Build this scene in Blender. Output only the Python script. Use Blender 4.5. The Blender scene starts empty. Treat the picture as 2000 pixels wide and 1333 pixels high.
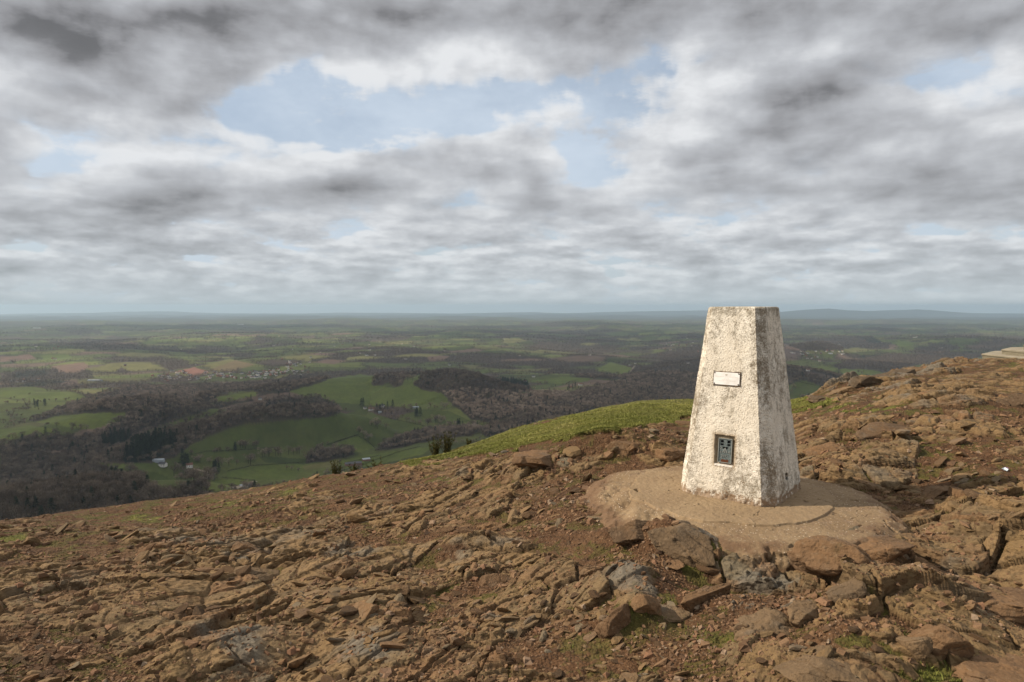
import bpy, math, random, os
import numpy as np
from mathutils import Vector, Matrix
QK = os.environ.get('SCENE_QUICK', '')
scn = bpy.context.scene
COL = scn.collection
R = math.radians
HC = 1.22                       # eye height above the pillar's foot
FPX = 1333.3                    # 24 mm lens on a 36 mm sensor, for a 2000 px wide photograph
PITCH = math.atan(68.5 / FPX)
SUN_EL = R(35.0)
SUN_DIR = Vector((-1.0 * math.cos(SUN_EL), 0.0 * math.cos(SUN_EL), math.sin(SUN_EL))).normalized()

# ------------------------------------------------------------------ camera
cam_d = bpy.data.cameras.new('camera')
cam_d.sensor_width = 36.0
cam_d.lens = 24.0
cam_d.clip_start = 0.05
cam_d.clip_end = 200000.0
cam = bpy.data.objects.new('camera', cam_d)
cam.location = (0, 0, HC)
cam.rotation_euler = (R(90) - PITCH, 0, 0)
COL.objects.link(cam)
scn.camera = cam

def pix_ray(px, py):
    """direction of a pixel of the 2000 x 1333 photograph, scaled so that y = 1: returns (u, drop)"""
    xc = (np.asarray(px, float) - 1000.0) / FPX
    yc = (666.5 - np.asarray(py, float)) / FPX
    cy, sy = math.cos(PITCH), math.sin(PITCH)
    Y = cy + yc * sy
    Z = -sy + yc * cy
    return xc / Y, -Z / Y

def to_pix(x, y, z):
    cy, sy = math.cos(PITCH), math.sin(PITCH)
    zz = z - HC
    f = y * cy - zz * sy
    up = y * sy + zz * cy
    f = np.where(f < 1e-3, 1e-3, f)
    return 1000 + FPX * x / f, 666.5 - FPX * up / f

# ------------------------------------------------------------------ render settings
scn.render.engine = 'CYCLES'
scn.view_settings.view_transform = 'Standard'
scn.view_settings.look = 'None'
scn.view_settings.gamma = 1.0
scn.view_settings.use_curve_mapping = False
scn.view_settings.exposure = 0.0
cy = scn.cycles
cy.max_bounces = 6
cy.diffuse_bounces = 3
cy.glossy_bounces = 2
cy.transmission_bounces = 2
cy.transparent_max_bounces = 8
cy.volume_bounces = 1
cy.use_denoising = True
cy.denoiser = 'OPENIMAGEDENOISE'
cy.denoising_input_passes = 'RGB_ALBEDO_NORMAL'
cy.denoising_prefilter = 'ACCURATE'

# ------------------------------------------------------------------ node helper
class NT:
    def __init__(self, tree):
        self.t = tree; self.n = tree.nodes; self.l = tree.links
    def new(self, typ, **kw):
        nd = self.n.new(typ)
        for k, v in kw.items(): setattr(nd, k, v)
        return nd
    def put(self, sock, v):
        if isinstance(v, bpy.types.NodeSocket): self.l.new(v, sock)
        elif v is not None: sock.default_value = v
    def m(self, op, a, b=None, c=None, clamp=False):
        nd = self.new('ShaderNodeMath', operation=op, use_clamp=clamp)
        for i, v in enumerate((a, b, c)): self.put(nd.inputs[i], v)
        return nd.outputs[0]
    def v(self, op, a, b=None, c=None, out=0):
        nd = self.new('ShaderNodeVectorMath', operation=op)
        for i, x in enumerate((a, b, c)): 
            if x is not None: self.put(nd.inputs[i], x)
        return nd.outputs[out]
    def scale(self, a, s):
        nd = self.new('ShaderNodeVectorMath', operation='SCALE')
        self.put(nd.inputs[0], a); self.put(nd.inputs['Scale'], s)
        return nd.outputs[0]
    def step(self, x, a, b, lo=0.0, hi=1.0, smooth=True):
        nd = self.new('ShaderNodeMapRange', interpolation_type='SMOOTHSTEP' if smooth else 'LINEAR')
        self.put(nd.inputs['Value'], x)
        for k, q in (('From Min', a), ('From Max', b), ('To Min', lo), ('To Max', hi)): self.put(nd.inputs[k], q)
        return nd.outputs[0]
    def mix(self, f, a, b, blend='MIX'):
        nd = self.new('ShaderNodeMix', data_type='RGBA', blend_type=blend)
        self.put(nd.inputs[0], f)
        for i, q in ((6, a), (7, b)):
            if isinstance(q, (tuple, list)) and len(q) == 3: q = (*q, 1)
            self.put(nd.inputs[i], q)
        return nd.outputs[2]
    def noise(self, vec, scale, detail=4, rough=0.55, dist=0.0, out=0, w=None, lac=2.0):
        nd = self.new('ShaderNodeTexNoise')
        if w is not None:
            nd.noise_dimensions = '4D'; nd.inputs['W'].default_value = w
        self.put(nd.inputs['Vector'], vec)
        nd.inputs['Scale'].default_value = scale; nd.inputs['Detail'].default_value = detail
        nd.inputs['Roughness'].default_value = rough; nd.inputs['Distortion'].default_value = dist
        nd.inputs['Lacunarity'].default_value = lac
        return nd.outputs[out]
    def voro(self, vec, scale, feature='F1', out=0, rnd=1.0):
        nd = self.new('ShaderNodeTexVoronoi', feature=feature)
        self.put(nd.inputs['Vector'], vec); nd.inputs['Scale'].default_value = scale
        nd.inputs['Randomness'].default_value = rnd
        return nd.outputs[out]
    def ramp(self, x, stops, interp='LINEAR'):
        nd = self.new('ShaderNodeValToRGB'); nd.color_ramp.interpolation = interp
        e = nd.color_ramp.elements
        while len(e) < len(stops): e.new(0.5)
        for el, (p, c) in zip(e, stops):
            el.position = p; el.color = (*c, 1) if len(c) == 3 else c
        self.put(nd.inputs[0], x)
        return nd.outputs[0]
    def xyz(self, v):
        nd = self.new('ShaderNodeSeparateXYZ'); self.put(nd.inputs[0], v); return nd.outputs
    def vec(self, x=0.0, y=0.0, z=0.0):
        nd = self.new('ShaderNodeCombineXYZ')
        for i, q in enumerate((x, y, z)): self.put(nd.inputs[i], q)
        return nd.outputs[0]
    def attr(self, name, out='Fac'):
        nd = self.new('ShaderNodeAttribute', attribute_name=name); return nd.outputs[out]
# ------------------------------------------------------------------ sky: Nishita air behind a deck of broken cloud
def build_world():
    w = bpy.data.worlds.new('World'); scn.world = w; w.use_nodes = True
    t = NT(w.node_tree); t.n.clear()
    out = t.new('ShaderNodeOutputWorld'); bg = t.new('ShaderNodeBackground')
    t.l.new(bg.outputs[0], out.inputs[0])
    sky = t.new('ShaderNodeTexSky', sky_type='NISHITA')
    sky.sun_disc = False; sky.sun_elevation = SUN_EL
    sky.sun_rotation = math.atan2(SUN_DIR.x, SUN_DIR.y)
    sky.altitude = 425; sky.air_density = 1.0; sky.dust_density = 1.6; sky.ozone_density = 1.0
    tc = t.new('ShaderNodeTexCoord')
    D = t.v('NORMALIZE', tc.outputs['Generated'])
    d = t.xyz(D)
    air = t.scale(sky.outputs[0], 0.1)
    # direction plane for the layout of the big cloud masses (u to the east of north, e upward)
    yy = t.m('MAXIMUM', d[1], 0.12)
    uv = t.vec(t.m('DIVIDE', d[0], yy), t.m('DIVIDE', d[2], yy), 0.0)
    zz = t.m('ADD', t.m('MAXIMUM', d[2], 0.0), 0.05)
    P = t.scale(t.vec(d[0], d[1], 0.0), t.m('DIVIDE', 1.0, zz))    # where the ray meets the deck
    veil = t.noise(t.v('MULTIPLY', D, (3.0, 3.0, 6.0)), 1.0, 7, 0.6)
    air = t.mix(t.step(veil, 0.34, 0.66, 0.52, 0.94), air, (0.62, 0.71, 0.82))  # thin high veil in the gaps
    wob = t.scale(t.v('SUBTRACT', t.noise(P, 1.3, 4, 0.55, out=1), (0.5, 0.5, 0.5)), 0.5)
    uvw = t.v('ADD', uv, t.v('MULTIPLY', wob, t.vec(t.m('MULTIPLY', d[2], 0.75), t.m('MULTIPLY', d[2], 0.36), 0.0)))
    #  px,   py,  sx,  sy, rot, amount     (in the photograph's pixels, turned into directions)
    def field(blobs, base):
        acc = base
        for (px, py, sx, sy, rot, A) in blobs:
            u0, v0 = pix_ray(px, py); v0 = -v0
            q = t.v('SUBTRACT', uvw, (float(u0), float(v0), 0))
            if rot:
                vr = t.new('ShaderNodeVectorRotate', rotation_type='Z_AXIS')
                t.put(vr.inputs['Vector'], q); vr.inputs['Angle'].default_value = R(rot)
                q = vr.outputs[0]
            q = t.v('MULTIPLY', q, (FPX / sx, FPX / sy, 0))
            r2 = t.v('DOT_PRODUCT', q, q, out=1)
            g = t.m('POWER', 2.71828, t.m('MULTIPLY', r2, -1.0))
            acc = t.m('MULTIPLY_ADD', g, A, acc)
        return acc
    cov = field(COVER, 0.088)
    dark = field(DARK, 0.0)
    # cloud bodies stand up from the deck: the same masses seen side on, sized by how far off they are
    Qa = t.v('ADD', t.v('MULTIPLY', D, (5.2, 5.2, 11.5)), t.scale(wob, 0.30))
    Qb = t.v('ADD', t.v('MULTIPLY', D, (11.5, 11.5, 40.0)), t.scale(wob, 0.20))
    qmix = t.step(d[2], 0.04, 0.20)
    pw = t.m('MULTIPLY_ADD', qmix, 0.38, 0.10)
    def body(off, det, ro):
        na = t.noise(t.v('ADD', Qa, off), 1.0, det, ro); nb = t.noise(t.v('ADD', Qb, off), 1.0, det, ro)
        return t.m('SUBTRACT', t.m('ADD', t.m('MULTIPLY', na, qmix), t.m('MULTIPLY', nb, t.m('SUBTRACT', 1.0, qmix))), 0.5)
    s2 = Vector((SUN_DIR.x, SUN_DIR.y, 0)).normalized()
    # march up through the deck: five levels, front to back
    T = None; C = None
    levels = [(1.00, 0.400), (1.010, 0.415), (1.024, 0.445), (1.042, 0.485)]
    for i, (h, thr) in enumerate(levels):
        p = t.v('ADD', t.scale(P, h), t.v('ADD', wob, (3.7, 1.9, 0.08 * i)))
        n = t.noise(p, 0.85, 7, 0.54)
        nq = body((1.7, 0.3, -0.04 * i), 9, 0.60)
        nqs = body((1.7 + s2.x * 0.14, 0.3 + s2.y * 0.14, -0.04 * i + 0.24), 7, 0.57)
        ns = t.noise(t.v('ADD', p, (s2.x * 0.22, s2.y * 0.22, 0.14)), 0.85, 4, 0.52)
        n = t.m('ADD', t.m('MULTIPLY_ADD', nq, 1.45, 0.5), t.m('MULTIPLY', t.m('SUBTRACT', n, 0.5), pw)); ns = t.m('ADD', t.m('MULTIPLY_ADD', nqs, 1.45, 0.5), t.m('MULTIPLY', t.m('SUBTRACT', ns, 0.5), pw))
        x = t.m('SUBTRACT', t.m('ADD', n, cov), thr)
        a = t.step(x, -0.01, 0.10 + 0.02 * i)
        a = t.m('MULTIPLY', a, 0.70)
        # thickness darkens, open air towards the sun brightens, height brightens
        xs = t.m('SUBTRACT', t.m('ADD', ns, cov), thr)
        thick = t.m('MULTIPLY_ADD', t.m('SUBTRACT', xs, x), 3.0, t.m('MULTIPLY', x, 2.1))
        thick = t.m('ADD', thick, dark)
        f = t.step(thick, -0.17 + 0.07 * i, 1.46 + 0.12 * i, smooth=False)
        c = t.ramp(f, [(0.0, (0.80, 0.815, 0.835)), (0.16, (0.67, 0.685, 0.71)), (0.34, (0.53, 0.545, 0.575)),
                       (0.58, (0.400, 0.408, 0.432)), (0.80, (0.300, 0.302, 0.318)), (1.0, (0.150, 0.152, 0.160))])
        if T is None:
            C = t.mix(a, (0, 0, 0), c); T = t.m('SUBTRACT', 1.0, a)
        else:
            k = t.m('MULTIPLY', T, a)
            C = t.mix(1.0, C, t.scale(c, k), 'ADD')
            T = t.m('SUBTRACT', T, k)
    tot = t.mix(1.0, C, t.scale(air, T), 'ADD')
    # far clouds and air melt together towards the horizon
    hz = t.m('POWER', 2.71828, t.m('MULTIPLY', t.m('MAXIMUM', d[2], 0.0), -17.0))
    tot = t.mix(t.m('MULTIPLY', hz, 0.88), tot, (0.53, 0.605, 0.640))
    below = t.step(d[2], -0.05, -0.005)
    tot = t.mix(below, (0.16, 0.16, 0.13), tot)
    t.l.new(tot, bg.inputs[0]); bg.inputs[1].default_value = 1.0
    w.cycles.sampling_method = 'MANUAL'; w.cycles.sample_map_resolution = 512

COVER = [
 (420, 45, 210, 62, -4, 0.26), (760, 50, 240, 50, -6, 0.12),
 (690, 165, 200, 52, -12, -0.16), (960, 235, 140, 46, -14, -0.12), (700, 300, 130, 22, -8, 0.10),
 (90, 40, 170, 95, 0, 0.16), (330, 60, 120, 90, 0, -0.02), (760, 60, 420, 75, -12, 0.08), (1050, 130, 240, 85, -25, 0.08),
 (1230, 15, 260, 60, 0, 0.08), (800, 225, 290, 62, -8, -0.36), (540, 165, 140, 48, -10, -0.22), (1120, 300, 80, 95, 25, -0.22),
 (180, 225, 260, 45, -6, 0.06), (770, 345, 300, 50, -8, 0.13), (260, 400, 420, 55, -8, 0.10),
 (1600, 210, 250, 80, 14, 0.10), (1700, 350, 420, 60, 8, 0.06), (1850, 60, 260, 90, 0, 0.05), (1620, 95, 90, 30, -20, -0.13), (1940, 150, 90, 40, 0, -0.12),
 (1110, 400, 140, 36, 0, 0.07), (1160, 345, 120, 26, 0, -0.08), (60, 475, 130, 26, 0, -0.08), (1420, 325, 90, 16, -10, -0.10), (20, 165, 120, 40, 0, -0.12), (1900, 450, 160, 20, 0, -0.08), (1330, 390, 140, 14, 0, -0.06),
]
DARK = [
 (90, 45, 190, 95, 0, 0.46), (1250, 0, 280, 50, 0, 0.30), (210, 412, 400, 38, -7, 0.38), (420, 482, 230, 18, -4, 0.22), (1690, 215, 190, 50, 14, 0.16),
 (1580, 280, 240, 24, 14, 0.12), (1800, 385, 330, 26, 5, 0.16), (800, 405, 240, 22, 6, 0.18), (1900, 60, 240, 90, 0, 0.18), (620, 20, 300, 40, -8, 0.14), (1000, 470, 500, 14, 0, 0.06),
 (720, 285, 150, 24, -8, -0.60), (1430, 205, 90, 70, 30, -0.45), (560, 335, 140, 30, -8, -0.30), (1500, 322, 240, 18, -6, -0.25), (350, 300, 260, 26, -4, -0.15), (1100, 520, 900, 40, 0, -0.10),
]
build_world()
# ------------------------------------------------------------------ numpy noise
F4 = np.float32
def hash2(ix, iy, seed):
    h = (ix.astype(np.int64) * 374761393 + iy.astype(np.int64) * 668265263 + seed * 974634619) & 0xFFFFFFFF
    h = ((h ^ (h >> 13)) * 1274126177) & 0xFFFFFFFF
    h = ((h ^ (h >> 16)) * 2246822519) & 0xFFFFFFFF
    return h ^ (h >> 15)
def rnd2(ix, iy, seed):
    return (hash2(ix, iy, seed) & 0xFFFFFF).astype(F4) * F4(1.0 / 0xFFFFFF)
def vnoise(x, y, seed=0):
    ix = np.floor(x); iy = np.floor(y)
    fx = (x - ix).astype(F4); fy = (y - iy).astype(F4)
    ix = ix.astype(np.int32); iy = iy.astype(np.int32)
    def g(dx, dy):
        a = rnd2(ix + dx, iy + dy, seed) * F4(6.2831853)
        return np.cos(a) * (fx - dx) + np.sin(a) * (fy - dy)
    ux = fx * fx * fx * (fx * (fx * 6 - 15) + 10); uy = fy * fy * fy * (fy * (fy * 6 - 15) + 10)
    a = g(0, 0); b = g(1, 0); c = g(0, 1); e = g(1, 1)
    return ((a * (1 - ux) + b * ux) * (1 - uy) + (c * (1 - ux) + e * ux) * uy) * F4(1.5)   # about -1..1
def fbm(x, y, oct=4, seed=0, gain=0.5, lac=2.03):
    s = 0; a = 1.0
    for o in range(oct):
        s = s + vnoise(x * lac ** o + 17.3 * o, y * lac ** o - 9.1 * o, seed + o) * F4(a)
        a *= gain
    return s
def worley(x, y, seed=0, jit=0.9):
    """nearest and second nearest distance, cell random, offset from the cell's point"""
    ix = np.floor(x).astype(np.int32); iy = np.floor(y).astype(np.int32)
    fx = (x - ix).astype(F4); fy = (y - iy).astype(F4)
    f1 = np.full(x.shape, 9.0, F4); f2 = f1.copy()
    cx = np.zeros(x.shape, np.int32); cyy = cx.copy(); ox = np.zeros(x.shape, F4); oy = ox.copy()
    for dx in (-1, 0, 1):
        for dy in (-1, 0, 1):
            jx = rnd2(ix + dx, iy + dy, seed) * F4(jit) + F4(0.5 - jit / 2)
            jy = rnd2(ix + dx, iy + dy, seed + 77) * F4(jit) + F4(0.5 - jit / 2)
            ax = fx - dx - jx; ay = fy - dy - jy
            dd = ax * ax + ay * ay
            nr = dd < f1
            f2 = np.where(nr, f1, np.minimum(f2, dd))
            f1 = np.where(nr, dd, f1)
            cx = np.where(nr, ix + dx, cx); cyy = np.where(nr, iy + dy, cyy)
            ox = np.where(nr, ax, ox); oy = np.where(nr, ay, oy)
    return np.sqrt(f1), np.sqrt(f2), cx, cyy, ox, oy
def sstep(x, a, b):
    t = np.clip((x - a) / (b - a), 0, 1)
    return t * t * (3 - 2 * t)
def in_poly(px, py, poly):
    res = np.zeros(px.shape, bool)
    n = len(poly)
    for i in range(n):
        x1, y1 = poly[i]; x2, y2 = poly[(i + 1) % n]
        if y1 == y2: continue
        c = ((y1 > py) != (y2 > py)) & (px < (x2 - x1) * (py - y1) / (y2 - y1) + x1)
        res ^= c
    return res

# ------------------------------------------------------------------ tags
def tag(o, label=None, cat=None, group=None, kind=None):
    if label: o['label'] = label
    if cat: o['category'] = cat
    if group: o['group'] = group
    if kind: o['kind'] = kind
    return o
def new_mesh(name, V, faces=None, quads=None, tris=None, mat=None, smooth=False, attrs=None, parent=None, mats=None, mat_idx=None):
    me = bpy.data.meshes.new(name)
    V = np.asarray(V, np.float32)
    me.vertices.add(len(V)); me.vertices.foreach_set('co', V.ravel())
    parts = []; tot = []
    if quads is not None and len(quads): parts.append(np.asarray(quads, np.int32).ravel()); tot.append(np.full(len(quads), 4, np.int32))
    if tris is not None and len(tris): parts.append(np.asarray(tris, np.int32).ravel()); tot.append(np.full(len(tris), 3, np.int32))
    if faces:
        parts.append(np.array([i for f in faces for i in f], np.int32)); tot.append(np.array([len(f) for f in faces], np.int32))
    loops = np.concatenate(parts); tot = np.concatenate(tot)
    me.loops.add(len(loops)); me.loops.foreach_set('vertex_index', loops)
    me.polygons.add(len(tot))
    st = np.zeros(len(tot), np.int32); st[1:] = np.cumsum(tot)[:-1]
    me.polygons.foreach_set('loop_start', st)
    me.polygons.foreach_set('use_smooth', np.full(len(tot), bool(smooth)))
    for m_ in (mats or ([mat] if mat else [])): me.materials.append(m_)
    if mat_idx is not None: me.polygons.foreach_set('material_index', np.asarray(mat_idx, np.int32))
    for k, a in (attrs or {}).items():
        a = np.asarray(a, np.float32)
        if a.ndim == 1:
            at = me.attributes.new(k, 'FLOAT', 'POINT'); at.data.foreach_set('value', a)
        else:
            if a.shape[1] == 3: a = np.concatenate([a, np.ones((len(a), 1), np.float32)], 1)
            at = me.attributes.new(k, 'FLOAT_COLOR', 'POINT'); at.data.foreach_set('color', a.ravel())
    me.update(calc_edges=True)
    o = bpy.data.objects.new(name, me); COL.objects.link(o)
    if parent: o.parent = parent
    return o
def empty(name, loc, rz=0.0):
    o = bpy.data.objects.new(name, None); COL.objects.link(o)
    o.location = loc; o.rotation_euler = (0, 0, rz); o.empty_display_size = 0.2
    return o
def grid_quads(nr, nc, wrap=False):
    i = np.arange(nr - 1)[:, None] * nc
    j = np.arange(nc if wrap else nc - 1)[None, :]
    j2 = (j + 1) % nc
    return np.stack([i + j, i + j2, i + nc + j2, i + nc + j], -1).reshape(-1, 4)
def material(name):
    m = bpy.data.materials.new(name); m.use_nodes = True
    t = NT(m.node_tree)
    b = t.n.get('Principled BSDF')
    b.inputs['Roughness'].default_value = 0.9
    b.inputs['Specular IOR Level'].default_value = 0.25
    return m, t, b
def bump(t, b, h, dist, strength=1.0):
    nd = t.new('ShaderNodeBump'); t.put(nd.inputs['Height'], h); nd.inputs['Distance'].default_value = dist
    nd.inputs['Strength'].default_value = strength
    t.l.new(nd.outputs[0], b.inputs['Normal'])

# ------------------------------------------------------------------ shape of the hilltop
# skyline of the hill: photo pixel and how far away it lies (m)
SKY = [(-500, 1110, 6.5), (-200, 1052, 7.2), (0, 1027, 8.0), (200, 1000, 8.5), (400, 972, 9.0), (600, 940, 9.6), (720, 918, 10.0), (860, 888, 10.6),
       (1000, 846, 11.6), (1150, 804, 12.6), (1250, 789, 13.2), (1350, 785, 13.6), (1450, 786, 13.6), (1540, 788, 13.4), (1600, 770, 13.2), (1650, 757, 13.0),
       (1700, 742, 13.6), (1750, 728, 14.4), (1800, 719, 15.2), (1900, 705, 16.8), (2000, 703, 17.8), (2200, 697, 18.4), (2600, 670, 18)]
_su, _sv = pix_ray([p[0] for p in SKY], [p[1] for p in SKY])
_phi = np.arctan(_su); _s = _sv * np.cos(_phi); _rs = np.array([p[2] for p in SKY], float)
_pk = np.concatenate([[-math.pi, -2.4, -1.6], _phi, [1.6, 2.4, math.pi]])
_sk = np.concatenate([[0.25, 0.30, 0.33], _s, [0.10, 0.18, 0.25]])
_rk = np.concatenate([[8, 7, 6.6], _rs, [12, 9, 8]])
_pg = np.linspace(-math.pi, math.pi, 4001)
def _smooth(k, w=15):
    v = np.interp(_pg, _pk, k); kern = np.hanning(2 * w + 1); kern /= kern.sum()
    return np.convolve(np.pad(v, w, mode='wrap'), kern, 'valid')
_sg, _rg = _smooth(_sk), _smooth(_rk)
PC = np.array([1.42, 4.40])            # centre of the concrete apron
PIL = np.array([1.5296, 4.5120])         # pillar axis
def hill_base(x, y):
    phi = np.arctan2(x, y); r = np.hypot(x, y)
    s = np.interp(phi, _pg, _sg); rs = np.interp(phi, _pg, _rg)
    a = 1.62 / rs ** 2
    rmax = rs + np.maximum(0.0, (0.62 - s)) / (2 * a)         # steepens to 0.62, then runs straight down
    q = np.minimum(r, rmax)
    z = HC - s * q - a * (q - rs) ** 2
    return z - np.maximum(r - rmax, 0) * 0.62
def gauss(x, y, cx, cy, sx, sy=None, rot=0.0):
    sy = sy or sx
    c, s = math.cos(rot), math.sin(rot)
    u = (x - cx) * c + (y - cy) * s; v = -(x - cx) * s + (y - cy) * c
    return np.exp(-(u / sx) ** 2 - (v / sy) ** 2)
def gpt(px, py, n=60):
    """where a photo pixel meets the smooth hilltop"""
    u, v = pix_ray(px, py)
    d = np.linspace(1.0, 30, 4000)
    z = HC - v * d
    h = hill_base(u * d, d) if True else 0
    k = np.argmax(z < h)
    return np.array([u * d[k], d[k], h[k]])

# places read off the photograph: (px, py, radius px in x, radius px in y, amount)
ROCKY = [(620, 1180, 190, 70, 0.30), (700, 1120, 150, 40, 0.35), (430, 1270, 150, 60, 0.35), (560, 1060, 120, 40, 0.25), (820, 1020, 180, 40, 0.30),
         (1240, 1130, 110, 70, 0.45), (1300, 1040, 120, 40, 0.55), (1000, 920, 240, 40, 0.4), (1230, 880, 110, 30, 0.5), (1480, 1200, 160, 70, 0.35),
         (1800, 1180, 200, 120, 0.45), (1700, 870, 150, 60, 0.45), (1850, 790, 180, 50, 0.35), (1680, 760, 120, 18, 0.7), (1830, 720, 120, 16, 0.6),
         (150, 1150, 200, 60, 0.25), (300, 1080, 150, 40, 0.2), (950, 1230, 120, 60, 0.25), (750, 1280, 140, 50, 0.3), (1600, 1290, 220, 50, 0.4), (1480, 1090, 120, 30, 0.3),
         (200, 1240, 250, 50, 0.25), (1560, 1130, 120, 40, 0.5), (1900, 1050, 120, 50, 0.35)]
DIRTY = [(860, 1130, 70, 90, 0.45), (760, 1050, 90, 25, 0.25), (1340, 1140, 60, 40, 0.8), (1240, 1280, 150, 40, 0.8), (1100, 1280, 120, 45, 0.6), (1100, 870, 300, 26, 0.75),
         (700, 940, 200, 16, 0.5), (200, 1010, 260, 14, 0.6), (1900, 900, 120, 40, 0.3), (1700, 800, 120, 18, 0.4), (120, 1270, 120, 40, 0.35), (1380, 1215, 60, 40, 0.6),
         (1190, 950, 120, 22, 0.9), (1400, 1068, 60, 14, 0.5), (1640, 1260, 100, 40, 0.35), (1560, 800, 90, 14, 0.6), (1830, 1010, 60, 16, 0.3), (1560, 1065, 90, 12, 0.6)]
# grey weathered tops
GREYS = [(1245, 1115, 90, 60, 1.0), (1330, 1045, 90, 45, 0.9), (1490, 1185, 90, 45, 0.9), (700, 1090, 130, 28, 0.7), (500, 1265, 130, 45, 0.8), (480, 1115, 60, 30, 0.6), (880, 1080, 60, 25, 0.5), (1640, 765, 130, 22, 0.8), (1790, 725, 150, 22, 0.8),
         (1850, 800, 120, 35, 0.5), (1860, 1150, 80, 30, 0.6), (1700, 1290, 100, 30, 0.5), (760, 1290, 120, 40, 0.6), (1000, 1060, 80, 30, 0.5)]
# broad flat slabs
SLABS = [(620, 1190, 170, 60, 1.0), (800, 1180, 80, 30, 0.9), (700, 1130, 160, 25, 0.7), (430, 1270, 150, 45, 0.9), (180, 1215, 160, 30, 0.7), (1600, 1110, 120, 28, 0.9), (1470, 1290, 130, 45, 1.0), (1760, 1150, 150, 28, 0.9),
         (1620, 1300, 120, 40, 0.9), (1940, 1180, 90, 50, 0.9), (1930, 1260, 90, 40, 0.8), (1240, 1140, 80, 50, 0.6), (860, 1060, 80, 30, 0.6), (560, 1055, 100, 20, 0.5), (940, 1190, 60, 30, 0.8), (1850, 1060, 120, 25, 0.7), (730, 1280, 90, 30, 0.8), (300, 1160, 120, 30, 0.6), (1820, 800, 160, 40, 0.6)]
GREEN = [(1345, 1080, 70, 26, 0.9), (1190, 1195, 60, 26, 0.65), (1550, 1058, 60, 12, 0.9), (1320, 1150, 60, 40, 0.5), (1700, 1200, 70, 24, 0.5), (1660, 1250, 70, 26, 0.5), (1810, 1320, 60, 20, 0.8),
         (260, 1012, 70, 9, 0.85), (560, 962, 80, 8, 0.6), (20, 1050, 60, 14, 0.8), (420, 985, 120, 8, 0.5), (1440, 1245, 40, 16, 0.7), (1740, 800, 60, 14, 0.5), (1900, 1240, 40, 30, 0.5),
         (1770, 880, 90, 14, 0.4), (1840, 940, 90, 10, 0.5), (1970, 712, 22, 8, 1.0), (740, 1210, 40, 14, 0.4), (800, 1190, 40, 12, 0.35), (880, 935, 60, 10, 0.4), (1100, 800, 60, 14, 0.2),
         (860, 1150, 30, 20, 0.3), (640, 1100, 40, 12, 0.3), (980, 1190, 60, 40, 0.3), (1650, 800, 60, 10, 0.6)]
def blobs(x, y, lst, z):
    px, py = to_pix(x, y, z)
    acc = np.zeros(x.shape, F4)
    for (cx, cy_, sx, sy, A) in lst:
        acc += (A * np.exp(-((px - cx) / sx) ** 2 - ((py - cy_) / sy) ** 2)).astype(F4)
    return acc
GRASS_BANK = [(860, 890), (930, 862), (1000, 838), (1080, 815), (1150, 795), (1250, 776), (1350, 776), (1460, 776), (1560, 780), (1640, 786), (1600, 800), (1540, 806), (1440, 812),
              (1330, 822), (1240, 838), (1150, 852), (1060, 868), (960, 886), (900, 893), (840, 905), (800, 915), (780, 905)]
# outcrops that stand proud: x, y, half sizes, turn, height
def _oc(px, py, sx, sy, rot, h):
    p = gpt(px, py); return (p[0], p[1], sx, sy, R(rot), h)
OUTCROPS = [_oc(1320, 1085, 0.40, 0.13, -28, 0.10), _oc(1240, 1150, 0.24, 0.17, 40, 0.10), _oc(1235, 1225, 0.13, 0.10, 60, 0.09), _oc(1470, 1200, 0.34, 0.2, -10, 0.07),
            _oc(1690, 1190, 0.5, 0.2, 5, 0.06), _oc(1560, 1300, 0.4, 0.16, -15, 0.06), _oc(1840, 1210, 0.2, 0.25, -15, 0.05),
            _oc(920, 1070, 0.25, 0.12, 20, 0.08), _oc(690, 1095, 0.5, 0.12, 10, 0.07), _oc(660, 1220, 0.45, 0.2, 10, 0.05), _oc(420, 1290, 0.3, 0.16, 30, 0.06),
            _oc(1240, 890, 0.7, 0.22, 12, 0.10), _oc(1100, 915, 0.5, 0.2, 15, 0.08), _oc(980, 925, 0.5, 0.16, 15, 0.05), _oc(1640, 772, 0.75, 0.35, 20, 0.13), _oc(1750, 728, 0.8, 0.4, 20, 0.13), _oc(1850, 712, 0.6, 0.35, 10, 0.08),
            _oc(1850, 800, 0.7, 0.3, 10, 0.10), _oc(1700, 880, 0.4, 0.25, 10, 0.05)]
ST = R(33)                                # strike of the rock beds
SC, SS = math.cos(ST), math.sin(ST)
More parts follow.
